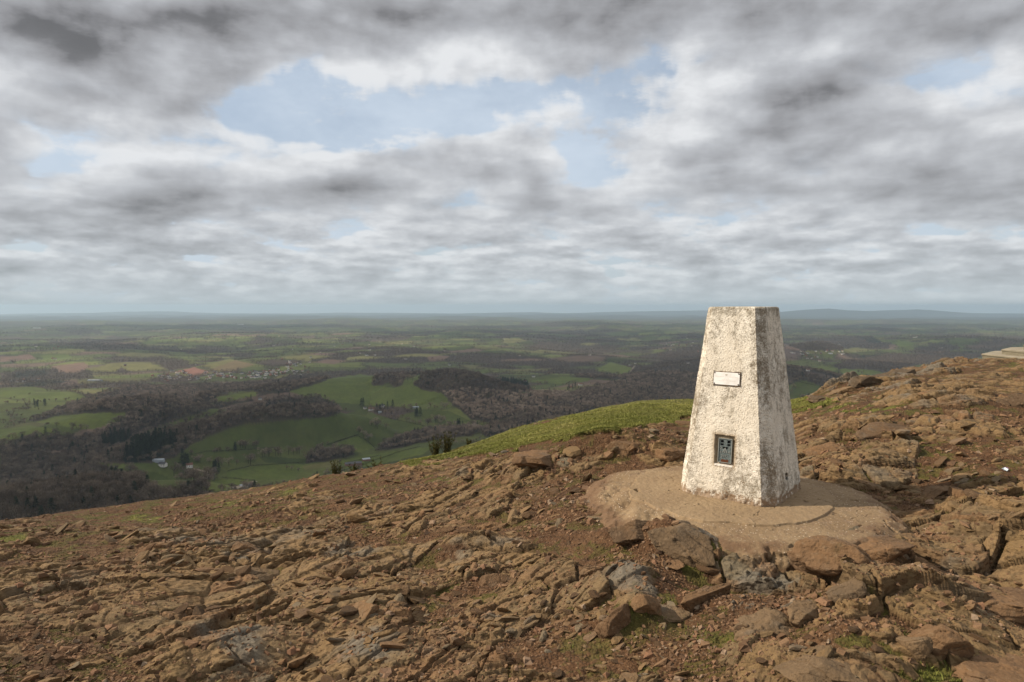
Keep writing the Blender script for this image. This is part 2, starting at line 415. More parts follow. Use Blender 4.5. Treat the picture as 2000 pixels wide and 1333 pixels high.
#          along, across, step, tilt down-dip, seed
BEDS_L = ((0.66, 0.46, 0.036, 0.10, 3), (0.29, 0.19, 0.034, 0.20, 7), (0.15, 0.090, 0.026, 0.34, 13), (0.062, 0.042, 0.015, 0.45, 23))
BEDS_R = ((0.75, 0.50, 0.085, 0.12, 4), (0.32, 0.23, 0.060, 0.22, 8), (0.15, 0.105, 0.030, 0.30, 14), (0.062, 0.046, 0.014, 0.42, 24))
def beds(wx, wy, ang, layers, slab, spc):
    c, s = math.cos(ang), math.sin(ang)
    a = wx * c + wy * s; b = -wx * s + wy * c
    shp = wx.shape
    H = np.zeros(shp, F4); crack = np.zeros(shp, F4); tint = np.zeros(shp, F4)
    for li, (sa, sb, amp, tilt, seed) in enumerate(layers):
        wv = (0.05, 0.06, 0.07, 0.08)[li]
        qa = a / sa + wv * fbm(a / sb * 0.9, b / sb * 0.9, 2, seed + 50); qb = b / sb + wv * fbm(a / sb * 0.9, b / sb * 0.9, 2, seed + 60)
        f1, f2, cx, cyy, ox, oy = worley(qa, qb, seed, 0.95)
        hh = rnd2(cx, cyy, seed + 1) - 0.5
        ta = (rnd2(cx, cyy, seed + 2) - 0.5) * 0.35
        tb = -(rnd2(cx, cyy, seed + 4) * 0.9 + 0.1) * tilt
        pl = hh * F4(amp) + (ta * ox * F4(sa) + tb * oy * F4(sb)) * F4(0.62)
        edge = f2 - f1
        gw = (0.016, 0.028, 0.045, 0.06)[li]
        gw = np.maximum(gw, 2.4 * spc / sb).astype(F4)          # no joint finer than the mesh can hold
        g = sstep((gw - edge) / gw, 0.0, 1.0)
        pl = pl * np.clip(1.9 - 4.0 * spc / sb, 0.25, 1.0).astype(F4)
        pl = pl * (1 - g) - g * F4(amp * (0.85, 0.75, 0.5, 0.42)[li])
        pl = pl * (1 - slab * F4((0.2, 0.55, 0.85, 0.9)[li]))
        crack = np.maximum(crack, sstep(0.09 - edge, 0, 0.09) * F4(min(1, amp / 0.035)))
        H = H + pl
        tint = tint + rnd2(cx, cyy, seed + 9) * F4((0.45, 0.36, 0.19, 0.0)[li])
    return H.astype(F4), crack.astype(F4), tint.astype(F4)
def hill(x, y, full=True):
    """height of the hilltop with its rock; also the rock / grass / tint masks"""
    shp = x.shape
    x = x.astype(np.float64); y = y.astype(np.float64)
    z0 = hill_base(x, y)
    r = np.hypot(x, y)
    # hollows and steps round the apron
    z0 = z0 - 0.20 * gauss(x, y, 2.40, 3.85, 0.36, 0.60, 0.2) - 0.15 * gauss(x, y, 1.50, 3.27, 0.70, 0.30, -0.08) - 0.20 * gauss(x, y, 2.0, 3.36, 0.45, 0.30) - 0.20 * gauss(x, y, 2.85, 4.75, 0.55, 0.50)
    z0 = z0 + 0.045 * gauss(x, y, 0.52, 4.45, 0.30, 0.55) + 0.10 * gauss(x, y, 0.95, 3.62, 0.42, 0.25, -0.5) + 0.14 * gauss(x, y, 0.75, 5.9, 1.0, 0.4, 0.1)
    # the standing outcrops
    for (cx, cy_, sx, sy, rot, hgt) in OUTCROPS:
        z0 = z0 + hgt * gauss(x, y, cx, cy_, sx, sy, rot)
    z0 = z0 + (0.06 * fbm(x * 0.55, y * 0.55, 3, 5)).astype(np.float64) * sstep(r, 1.5, 3.0)
    px, py = to_pix(x, y, z0)
    front = y > 1.2
    rocky = np.where(front, blobs(x, y, ROCKY, z0), 0.15); dirty = np.where(front, blobs(x, y, DIRTY, z0), 0.2)
    green = np.where(front, blobs(x, y, GREEN, z0), 0.0)
    n1 = fbm(x * 0.75, y * 0.75, 4, 11); n2 = fbm(x * 2.3, y * 2.3, 3, 19)
    bank = (in_poly(px + 26 * n2, py + 9 * n2 + 3.5 * fbm(x * 7, y * 7, 2, 29), GRASS_BANK) & front & (r > 5)).astype(F4)
    rockness = 0.60 - 0.10 * sstep(-x, -0.3, 1.5) + 0.35 * np.where(front, blobs(x, y, SLABS, z0), 0.0) + 0.28 * n1 + 0.14 * n2 + rocky - dirty - 0.35 * sstep(green, 0.3, 0.8)
    dl = np.hypot(x - PC[0], y - PC[1])
    rockness = rockness - 1.2 * sstep(1.45 - dl, 0.0, 0.35) * sstep(PC[0] - 0.1 - x, 0.0, 0.7) - 1.5 * bank - 0.5 * sstep(r, 13, 22)
    # bedded, fractured rock: tilted plates between joints, at several sizes
    wx = x + 0.05 * fbm(x * 1.3, y * 1.3, 2, 31); wy = y + 0.05 * fbm(x * 1.3, y * 1.3, 2, 41)
    a = wx * SC + wy * SS; b = -wx * SS + wy * SC        # a along the strike, b across it (b grows away and left)
    slab = (np.clip(np.where(front, blobs(x, y, SLABS, z0), 0.0) * 1.3, 0, 1) * sstep(n2 + 0.6, 0.0, 0.5)).astype(F4)
    spc = 0.0024 * r * np.clip((r / 4.2) ** 0.30, 0.95, 1.8)
    wr = sstep(x + 0.35 * n1 + 0.10 * n2, 0.55, 1.05).astype(F4)       # thin beds on the left, thick blocks on the right
    H = np.zeros(shp, F4); crack = np.zeros(shp, F4); tint = np.zeros(shp, F4)
    for side in (0, 1):
        sel = np.nonzero(wr < 0.999)[0] if side == 0 else np.nonzero(wr > 0.001)[0]
        if not len(sel): continue
        h_, c_, t_ = beds(wx[sel], wy[sel], ST if side == 0 else R(-12), BEDS_L if side == 0 else BEDS_R, slab[sel], spc[sel])
        w_ = (1 - wr[sel]) if side == 0 else wr[sel]
        H[sel] += h_ * w_; tint[sel] += t_ * w_; crack[sel] = np.maximum(crack[sel], c_ * w_)
    H = H + (0.007 * fbm(a * 9, b * 15, 4, 71, 0.6)).astype(F4)
    # soil fills the low ground
    soil = (0.010 * fbm(x * 5, y * 5, 3, 81) + 0.0045 * fbm(x * 26, y * 26, 3, 91, 0.65)).astype(F4)
    lvl = (rockness - 0.50) * 0.085                       # how far the rock stands above the soil
    amp_r = 0.70 + 0.75 * sstep(rocky, 0.2, 0.65)
    rk = H * amp_r + lvl
    d = rk - soil
    zz = np.where(d > 0, soil + d, soil + d * 0.05)
    rock = sstep(d, -0.012, 0.014)
    zz = np.minimum(zz, 0.22)
    zz = zz * sstep(r, 0.6, 2.0)
    zz = zz * (1 - 0.9 * sstep(1.02 - dl, 0.0, 0.14)) - 0.0 * dl
    bk = bank
    zz = zz * (1 - 0.75 * bk) + bk * (0.022 * fbm(x * 1.3, y * 1.3, 3, 101) + 0.02)
    z = z0 + zz
    # under the apron the ground lies low
    z = np.where(dl < 0.80, np.minimum(z, -0.06), z)
    z = np.where(r > 25, z0, z)
    if not full: return z
    mossn = fbm(x * 4.5, y * 4.5, 4, 111)
    moss = np.clip(bk + green * (0.58 + 0.6 * mossn) + 0.50 * sstep(mossn + 0.5 * (1 - rock) + crack * 0.5, 0.30, 0.95), 0, 1)
    moss = moss * np.where(rock > 0.6, 0.60 + 0.40 * bk, 1.0)
    grey = np.clip(np.where(front, blobs(x, y, GREYS, z0), 0.0) * (0.75 + 0.9 * n2), 0, 1)
    return z, rock.astype(F4), moss.astype(F4), tint.astype(F4), crack, grey.astype(F4)

# ------------------------------------------------------------------ ground material
def rock_colours(t, P, tint):
    c = t.ramp(tint, [(0.0, (0.175, 0.128, 0.080)), (0.25, (0.275, 0.188, 0.102)), (0.45, (0.335, 0.226, 0.130)), (0.62, (0.250, 0.182, 0.112)), (0.76, (0.310, 0.185, 0.108)), (0.88, (0.225, 0.195, 0.155)), (1.0, (0.300, 0.220, 0.130))])
    n = t.noise(P, 9.0, 6, 0.62)
    c = t.mix(t.step(n, 0.52, 0.72, 0, 0.55), c, (0.165, 0.125, 0.092))
    n2 = t.noise(P, 48.0, 5, 0.65)
    c = t.mix(t.step(n2, 0.50, 0.75, 0, 0.5), c, (0.43, 0.315, 0.185))
    n3 = t.noise(P, 30.0, 4, 0.6)
    c = t.mix(t.step(n3, 0.62, 0.74, 0, 0.45), c, (0.11, 0.085, 0.065))
    g = t.noise(t.v('ADD', P, (9, 4, 2)), 1.1, 5, 0.6)
    c = t.mix(t.step(g, 0.57, 0.70, 0, 0.65), c, (0.215, 0.205, 0.195))     # grey lichened areas
    y = t.noise(t.v('ADD', P, (2, 14, 5)), 6.0, 4, 0.6)
    c = t.mix(t.step(y, 0.73, 0.80, 0, 0.5), c, (0.30, 0.21, 0.045))        # ochre lichen
    return c
def make_ground_material():
    m, t, b = material('hilltop_ground')
    tc = t.new('ShaderNodeTexCoord'); P = tc.outputs['Object']
    rock = t.attr('rock'); moss = t.attr('moss'); tint = t.attr('tint'); crack = t.attr('crack')
    rc = rock_colours(t, P, tint)
    n = t.noise(P, 3.0, 6, 0.6); nf = t.noise(P, 90.0, 4, 0.7)
    so = t.mix(t.step(n, 0.3, 0.7), (0.118, 0.060, 0.031), (0.185, 0.103, 0.056))
    vo = t.new('ShaderNodeTexVoronoi', feature='F1'); t.put(vo.inputs['Vector'], P); vo.inputs['Scale'].default_value = 62
    vc = t.xyz(vo.outputs['Color'])
    so = t.mix(t.m('MULTIPLY', t.step(vc[0], 0.55, 0.62), t.step(vo.outputs['Distance'], 0.42, 0.25)), so, t.mix(vc[1], (0.19, 0.115, 0.07), (0.33, 0.22, 0.14)))
    so = t.mix(t.step(nf, 0.52, 0.7, 0, 0.45), so, (0.085, 0.048, 0.028))
    gn_ = t.noise(P, 7.0, 5, 0.62)
    rc = t.mix(t.m('MULTIPLY', t.step(t.m('ADD', t.attr('grey'), t.m('SUBTRACT', gn_, 0.5)), 0.25, 0.75), 0.85), rc, t.mix(gn_, (0.150, 0.142, 0.138), (0.330, 0.305, 0.280)))
    c = t.mix(rock, so, rc)
    c = t.mix(t.m('MULTIPLY', crack, 0.45), c, (0.075, 0.048, 0.030))
    gn = t.noise(P, 14.0, 6, 0.65)
    gc = t.ramp(gn, [(0.25, (0.050, 0.048, 0.014)), (0.5, (0.115, 0.105, 0.028)), (0.75, (0.200, 0.160, 0.062))])
    gc = t.mix(t.step(moss, 0.80, 0.97), gc, t.ramp(gn, [(0.3, (0.110, 0.120, 0.026)), (0.55, (0.190, 0.200, 0.045)), (0.75, (0.290, 0.265, 0.090))]))
    c = t.mix(t.step(t.m('ADD', moss, t.m('MULTIPLY', t.m('SUBTRACT', gn, 0.5), 0.7)), 0.30, 0.62, 0, 0.92), c, gc)
    c = t.mix(1.0, c, (0.70, 0.655, 0.54), 'MULTIPLY')
    t.l.new(c, b.inputs['Base Color'])
    vor2 = t.voro(P, 75.0)
    h = t.m('ADD', t.m('MULTIPLY', t.noise(P, 55.0, 6, 0.65), 1.0), t.m('MULTIPLY', t.m('MULTIPLY', t.m('SUBTRACT', 0.5, vor2), t.m('SUBTRACT', 1.0, rock)), 0.8))
    P3 = t.v('MULTIPLY', P, (1, 1, 2.5))
    v3 = t.new('ShaderNodeTexVoronoi', feature='F1'); t.put(v3.inputs['Vector'], t.v('ADD', P3, t.scale(t.noise(P, 20, 2, out=1), 0.02))); v3.inputs['Scale'].default_value = 34
    ch = t.v('DOT_PRODUCT', t.v('SUBTRACT', v3.outputs['Color'], (0.5, 0.5, 0.5)), t.v('SUBTRACT', t.scale(P3, 34.0), t.scale(v3.outputs['Position'], 34.0)), out=1)
    h = t.m('ADD', h, t.m('MULTIPLY', ch, 2.2))
    bump(t, b, h, 0.010, 1.0)
    return m
GROUND_MAT = make_ground_material()

def build_hilltop():
    k = 2 if QK else 1
    dense = np.linspace(R(-50), R(50), 1900 // k)
    side = np.concatenate([np.linspace(R(50), R(180), 60)[1:], np.linspace(R(-180), R(-50), 60)[1:-1]])
    phi = np.concatenate([dense, side])
    r1 = [0.3, 0.6, 0.9, 1.2, 1.5]
    r = 1.7; st = 0.0011 * k
    while r < 24:
        r1.append(r)
        # view-adapted step: finer far away relative to its foreshortening, never below the pixel scale
        dr = (0.0032 if r < 2.4 else 0.0021) * k * r * max(0.95, min(1.8, (r / 4.2) ** 0.30)) * (1.0 if r < 15 else 2.0)
        r += dr
    r1 += [26, 30, 36, 45, 60, 80]
    rr = np.array(r1)
    PH, RR = np.meshgrid(phi, rr)
    X = (RR * np.sin(PH)).ravel(); Y = (RR * np.cos(PH)).ravel()
    out = [[], [], [], [], [], []]
    for ch in np.array_split(np.arange(len(X)), max(1, len(X) // 250000)):
        for a_, o_ in zip(hill(X[ch], Y[ch]), out): o_.append(a_)
    z, rock, moss, tint, crack, grey = [np.concatenate(o_) for o_ in out]
    V = np.stack([X, Y, z], 1).astype(np.float32)
    q = grid_quads(len(rr), len(phi), wrap=True)[:, ::-1]
    nv = len(V)
    V = np.concatenate([V, [[0, 0, float(z[:len(phi)].mean())]]])
    tr = np.stack([np.arange(len(phi)), np.roll(np.arange(len(phi)), -1), np.full(len(phi), nv)], 1)[:, ::-1]
    ap = lambda a_: np.append(a_, 0.0)
    o = new_mesh('hilltop_ground', V, quads=q, tris=tr, mat=GROUND_MAT, smooth=False, attrs=dict(rock=ap(rock), moss=ap(moss), tint=ap(tint), crack=ap(crack), grey=ap(grey)))
    tag(o, 'bare rocky hilltop ground of bedded brown rock and trodden earth', 'ground', kind='structure')
    print('hilltop verts', nv, len(rr), len(phi))
    return o
build_hilltop()
# ------------------------------------------------------------------ placing things on the hilltop
def ground_at(px, py, rmin=1.5, rmax=26.0):
    """the point of the finished hilltop seen at a photo pixel"""
    u, v = pix_ray(px, py)
    d = np.geomspace(rmin, rmax, 900)
    z = hill(u * d, d, full=False)
    below = (HC - v * d) <= z
    k = int(np.argmax(below)) if below.any() else len(d) - 1
    return Vector((float(u * d[k]), float(d[k]), float(z[k])))
def hz(x, y):
    return hill(np.atleast_1d(np.asarray(x, float)), np.atleast_1d(np.asarray(y, float)), full=False)
rng = np.random.default_rng(20)

# ------------------------------------------------------------------ rocks
import bmesh
def ico(n):
    bm = bmesh.new(); bmesh.ops.create_icosphere(bm, subdivisions=n, radius=1.0)
    V = np.array([v.co[:] for v in bm.verts]); T = np.array([[v.index for v in f.verts] for f in bm.faces]); bm.free()
    return V, T
ICO = {n: ico(n) for n in (1, 2, 3, 4, 5, 6)}
def n3(P, f, seed, oct=3, gain=0.5):
    return (fbm(P[:, 0] * f + P[:, 2] * f * 0.7, P[:, 1] * f - P[:, 2] * f * 0.6, oct, seed, gain) +
            fbm(P[:, 2] * f + 3.1, P[:, 0] * f * 0.8 + P[:, 1] * f * 0.6 + 7.7, oct, seed + 9, gain)) * 0.5
def rock_verts(seed, size, lvl=5, planes=13, rough=0.03, bed=0.0, flat=False, lo=0.50):
    """an angular block: a ball cut by random planes, then weathered"""
    g = np.random.default_rng(seed)
    D, T = ICO[lvl]
    N = g.normal(size=(planes, 3)); N /= np.linalg.norm(N, axis=1)[:, None]
    if flat: N[:3] = [[0.08, 0.05, 1], [0, 0.1, -1], [0.1, -0.05, 1]]
    N /= np.linalg.norm(N, axis=1)[:, None]
    off = g.uniform(lo, 0.88, planes)
    dots = D @ N.T
    rad = np.where(dots > 0.05, off / np.maximum(dots, 0.05), 9.0)
    rs = np.sort(rad, axis=1)
    r0 = rs[:, 0] - 0.012 * np.exp(-(rs[:, 1] - rs[:, 0]) / 0.012)        # softened arrises
    r0 = np.minimum(r0, 1.25)
    P = D * r0[:, None]
    if lvl >= 6:
        cq = P * 1.0 + g.uniform(-5, 5, 3)
        wf = 1.15 + 0.5 * g.uniform()
        qa = cq[:, 0] * wf + 0.7 * cq[:, 2] + 0.25 * fbm(cq[:, 0] * 2, cq[:, 1] * 2 + cq[:, 2], 2, seed); qb = cq[:, 1] * wf * 1.4 - 0.5 * cq[:, 2]
        w1, w2, cx, cyy, _, _ = worley(qa, qb, seed, 0.95)
        ed = w2 - w1
        r_c = 0.16 * (rnd2(cx, cyy, seed + 1) - 0.6) * sstep(ed, 0.02, 0.10) - 0.085 * sstep(0.055 - ed, 0, 0.055)
        P = P * (1 + r_c)[:, None]
    S = P * np.array(size)
    Q = P * 1.0 + g.uniform(-5, 5, 3)
    disp = rough * (n3(Q, 1.7, seed, 4, 0.55) + 0.5 * n3(Q, 6.0, seed + 3, 3, 0.6))
    if bed:
        lay = np.sin((Q[:, 2] * 9 + Q[:, 0] * 2.0 + 1.5 * n3(Q, 1.2, seed + 5, 2)) * 1.6)
        disp = disp + bed * np.sign(lay) * np.abs(lay) ** 0.4
    S = S + D * (disp * float(np.mean(size)))[:, None]
    return S, T
def make_rock_material(name, stops, moss=0.25, grey=0.3):
    m, t, b = material(name)
    tc = t.new('ShaderNodeTexCoord'); P = tc.outputs['Object']
    oi = t.new('ShaderNodeObjectInfo')
    P2 = t.v('ADD', P, t.scale(t.vec(1, 0.7, 0.4), t.m('MULTIPLY', oi.outputs['Random'], 31.0)))
    n = t.noise(P2, 3.5, 6, 0.6)
    n = t.m('ADD', n, t.m('MULTIPLY', t.m('SUBTRACT', oi.outputs['Random'], 0.5), 0.55))
    c = t.ramp(n, stops)
    n2 = t.noise(P2, 42.0, 5, 0.65)
    c = t.mix(t.step(n2, 0.50, 0.74, 0, 0.5), c, (0.40, 0.30, 0.21))
    n3_ = t.noise(P2, 24.0, 5, 0.62)
    c = t.mix(t.step(n3_, 0.56, 0.72, 0, 0.55), c, (0.10, 0.078, 0.060))
    g = t.noise(P2, 5.0, 5, 0.6)
    c = t.mix(t.step(g, 0.55, 0.68, 0, grey), c, (0.22, 0.212, 0.20))
    mo = t.noise(t.v('ADD', P2, (4, 9, 1)), 8.0, 5, 0.62)
    c = t.mix(t.step(mo, 0.62, 0.72, 0, moss), c, (0.105, 0.095, 0.028))
    c = t.mix(1.0, c, (0.64, 0.59, 0.50), 'MULTIPLY')
    t.l.new(c, b.inputs['Base Color'])
    h = t.m('ADD', t.noise(P2, 60.0, 6, 0.65), t.m('MULTIPLY', t.noise(P2, 17.0, 5, 0.6), 1.6))
    bump(t, b, h, 0.010, 0.9)
    return m
BROWN = make_rock_material('brown_rock', [(0.25, (0.165, 0.112, 0.073)), (0.45, (0.255, 0.160, 0.092)), (0.62, (0.315, 0.195, 0.112)), (0.8, (0.235, 0.155, 0.100))])
GREY = make_rock_material('grey_rock', [(0.25, (0.155, 0.118, 0.086)), (0.5, (0.240, 0.172, 0.112)), (0.75, (0.290, 0.202, 0.126))], moss=0.5, grey=0.4)
PINK = make_rock_material('pink_rock', [(0.25, (0.190, 0.120, 0.074)), (0.5, (0.285, 0.178, 0.104)), (0.75, (0.325, 0.210, 0.122))], moss=0.25, grey=0.2)

#  px, py (foot of the rock in the photograph), size x y z (m, half), turn, lean x, lean y, sink, material, seed, flat, label
ROCKS = [
 (1335, 1092, (0.20, 0.11, 0.085), -20, 0, 8, 0.46, GREY, 101, 0, 'grey domed boulder with mossy foot beside the left front edge of the concrete apron'),
 (1252, 1048, (0.13, 0.08, 0.060), 25, 0, 0, 0.5, BROWN, 102, 0, 'lumpy brown boulder left of the grey domed boulder at the apron'),
 (1728, 1088, (0.135, 0.09, 0.100), 15, 0, 0, 0.30, BROWN, 103, 1, 'big smooth brown block standing under the right rim of the concrete apron'),
 (1634, 1098, (0.130, 0.08, 0.085), -10, 0, 0, 0.30, BROWN, 104, 0, 'rough knobbly dark boulder wedged under the front rim of the concrete apron'),
 (1500, 1088, (0.085, 0.05, 0.045), 10, 0, 0, 0.35, BROWN, 105, 0, 'rounded brown boulder tucked below the front edge of the apron beside a mossy patch'),
 (1386, 1168, (0.165, 0.035, 0.075), 44, 0, 0, 0.35, BROWN, 106, 1, 'long thin slab standing on edge in the mossy hollow before the pillar'),
 (1212, 1236, (0.075, 0.07, 0.075), 20, 0, -8, 0.30, PINK, 107, 0, 'orange pink block at the broken end of the grey outcrop above the dark hollow'),
 (1262, 1200, (0.065, 0.055, 0.075), -30, 0, 10, 0.35, PINK, 108, 0, 'upright pinkish block beside the pale triangular flat stone'),
 (1304, 1208, (0.065, 0.05, 0.022), -25, 10, 0, 0.30, GREY, 109, 1, 'pale triangular flat stone lying on the bare soil of the hollow'),
 (1308, 1110, (0.055, 0.035, 0.020), -40, 12, 0, 0.30, PINK, 110, 1, 'thin tilted pinkish flake lying in the mossy hollow under the grey domed boulder'),
 (1640, 1345, (0.230, 0.13, 0.070), -22, 0, 6, 0.35, GREY, 112, 1, 'large smooth tan slab cut by the bottom edge of the picture'),
 (1822, 1272, (0.105, 0.08, 0.080), -15, 0, 0, 0.30, PINK, 113, 0, 'big pink faceted block with a mossy top in the lower right'),
 (1786, 1275, (0.045, 0.03, 0.075), -20, 0, -24, 0.25, GREY, 114, 1, 'grey pointed slab leaning on the big pink faceted block'),
 (1950, 1190, (0.160, 0.10, 0.060), 12, 0, 0, 0.40, PINK, 115, 1, 'broad pinkish block by the right edge of the picture beside a mossy cleft'),
 (1962, 1330, (0.140, 0.10, 0.050), 10, 0, 5, 0.35, BROWN, 116, 1, 'broad tan slab in the bottom right corner'),
 (968, 1148, (0.085, 0.065, 0.062), -15, 0, 0, 0.35, PINK, 117, 0, 'square reddish boulder with a shaded face standing clear on the gravel'),
 (1832, 972, (0.075, 0.055, 0.050), 20, 0, -5, 0.30, BROWN, 118, 1, 'square tan block first of the row on the grass right of the apron'),
 (1868, 974, (0.055, 0.045, 0.050), -10, 0, 8, 0.30, BROWN, 119, 1, 'narrow tan block in the middle of the row right of the apron'),
 (1900, 980, (0.060, 0.045, 0.048), 30, 0, 0, 0.30, BROWN, 120, 0, 'dark sided tan block last of the row right of the apron'),
 (634, 1201, (0.036, 0.020, 0.017), 5, 0, 0, 0.15, PINK, 121, 1, 'small orange brick shaped stone resting on the cracked flat slab'),
 (716, 1206, (0.070, 0.05, 0.045), 12, 0, -10, 0.35, PINK, 122, 0, 'wedge shaped pinkish block at the right end of the cracked flat slab'),
 (492, 1122, (0.10, 0.07, 0.055), 20, 0, 0, 0.40, GREY, 123, 0, 'squat grey boulder rising from the left slope'),
 (472, 1076, (0.075, 0.06, 0.055), 0, 0, 0, 0.35, BROWN, 124, 0, 'pyramid shaped tan boulder high on the left slope'),
 (1052, 906, (0.20, 0.13, 0.095), 15, 0, 0, 0.40, BROWN, 125, 1, 'pale wedge topped boulder below the grass bank'),
 (1312, 902, (0.120, 0.10, 0.080), -8, 0, 0, 0.35, PINK, 126, 0, 'reddish boulder close to the left side of the white pillar'),
 (1215, 890, (0.15, 0.11, 0.085), 10, 0, 0, 0.45, BROWN, 127, 0, 'fractured tan boulder at the far side of the apron left of the reddish boulder'),
 (1580, 1215, (0.085, 0.06, 0.070), 25, 0, 0, 0.35, GREY, 130, 0, 'blue grey jagged boulder with yellow lichen near the bottom centre right'),
 (1660, 1165, (0.06, 0.05, 0.060), 0, 0, 0, 0.35, GREY, 131, 0, 'dark pointed stone beside the mossy cleft below the flat topped slab'),
 (1480, 1230, (0.12, 0.09, 0.085), -20, 0, 6, 0.40, GREY, 132, 0, 'jagged grey boulder with a cleft beside the bare soil gully'),
 (1612, 780, (0.20, 0.15, 0.10), 20, 0, 0, 0.50, GREY, 141, 0, 'lowest jagged rock at the left end of the rocky crest right of the pillar'),
 (1650, 768, (0.18, 0.14, 0.10), -10, 0, 0, 0.50, GREY, 142, 0, 'second jagged rock up the rocky crest from its left end'),
 (1690, 752, (0.30, 0.2, 0.16), 30, 0, 0, 0.50, GREY, 143, 0, 'broad grey rock on the rocky crest below its dark hump'),
 (1748, 733, (0.36, 0.26, 0.20), 0, 0, 0, 0.50, GREY, 144, 0, 'dark rounded rock hump in the middle of the rocky crest'),
 (1790, 724, (0.28, 0.2, 0.15), 15, 0, 0, 0.50, GREY, 145, 0, 'rock just right of the dark hump on the rocky crest'),
 (1852, 716, (0.30, 0.2, 0.12), -20, 0, 0, 0.50, BROWN, 146, 0, 'low tan rock on the rocky crest nearest the stone steps'),
 (1960, 795, (0.30, 0.2, 0.13), 10, 0, 0, 0.5, BROWN, 147, 0, 'tan rock on the slope below the stone steps at the right edge'),
 (1760, 842, (0.26, 0.18, 0.10), 20, 0, 0, 0.62, BROWN, 148, 0, 'tan ledge on the middle of the slope right of the pillar'),
 (1620, 880, (0.2, 0.14, 0.10), -15, 0, 0, 0.50, BROWN, 149, 0, 'pale tan rock just behind the right side of the pillar'),
]
for (px, py, size, turn, lx, ly, sink, mt, seed, flat, lab) in ROCKS:      # each boulder its own shape
    p = ground_at(px, py)
    S, T = rock_verts(seed, [size[0] * 1.2, size[1] * 1.2, size[2] * 1.0], 6, 9 if flat else 9, 0.050, 0.010, bool(flat), 0.46)
    zmin = S[:, 2].min()
    o = new_mesh('boulder', S, tris=T, mat=mt, smooth=True)
    dirv = Vector((p.x, p.y, 0)).normalized()
    p2 = p + dirv * size[1] * 0.8
    o.location = (p2.x, p2.y, float(hz(p2.x, p2.y)[0]) - zmin - (sink + 0.20) * (S[:, 2].max() - zmin))
    if py > 1330: o.location.z = p.z - zmin - 0.6 * (S[:, 2].max() - zmin)
    o.rotation_euler = (R(lx), R(ly), R(turn))
    tag(o, lab, 'rock', 'boulders around the pillar')

# ------------------------------------------------------------------ loose stones: single objects that share ten shapes
STONE_MESH = []
for k in range(10):
    g = np.random.default_rng(300 + k)
    S, T = rock_verts(300 + k, (1.2, g.uniform(0.6, 1.0), g.uniform(0.4, 0.75)), 4, 8, 0.03, 0, k % 2 == 0, 0.40)
    me_o = new_mesh('loose_stone', S, tris=T, mat=(BROWN, PINK, BROWN, BROWN, BROWN)[k % 5], smooth=False)
    STONE_MESH.append(me_o.data); bpy.data.objects.remove(me_o)
def sample_view(n, pxr, pyr, seed, reject=True):
    """points of the ground spread evenly over part of the view"""
    g = np.random.default_rng(seed)
    px = g.uniform(*pxr, n); py = g.uniform(*pyr, n)
    u, v = pix_ray(px, py)
    d = np.geomspace(1.9, 20, 260)
    zb = hill_base((u[:, None] * d).ravel(), np.tile(d, n)).reshape(n, -1)
    hit = (HC - v[:, None] * d) <= zb
    k = np.argmax(hit, 1); ok = hit.any(1) & (k > 0)
    x = u * d[k]; y = d[k]
    x = x[ok]; y = y[ok]
    dl = np.hypot(x - PC[0], y - PC[1])
    keep = (dl > 1.04) | ((x < PC[0] - 0.35) & (dl > 0.78))
    return x[keep], y[keep]
xs, ys = sample_view(620, (-60, 2060), (800, 1400), 5)
zs, rk_, ms_, _, _, _ = hill(xs, ys)
keep = np.nonzero((ms_ < 0.5) & ((rk_ < 0.6) | (np.arange(len(xs)) % 3 == 0)))[0][:280]
for j, i in enumerate(keep):
    o = bpy.data.objects.new('loose_stone', STONE_MESH[j % 10]); COL.objects.link(o)
    s = float(rng.choice([0.022, 0.028, 0.036, 0.048], p=[0.36, 0.34, 0.2, 0.1]) * rng.uniform(0.8, 1.25) * (ys[i] / 4.0) ** 0.9)
    o.scale = (s, s * rng.uniform(0.8, 1.1), s * rng.uniform(0.8, 1.1))
    o.location = (float(xs[i]), float(ys[i]), float(zs[i]) + s * 0.02)
    o.rotation_euler = (rng.uniform(-0.3, 0.3), rng.uniform(-0.3, 0.3), rng.uniform(0, 6.28))
    tag(o, 'small angular stone lying loose on the bare rocky hilltop', 'stone', 'loose stones')

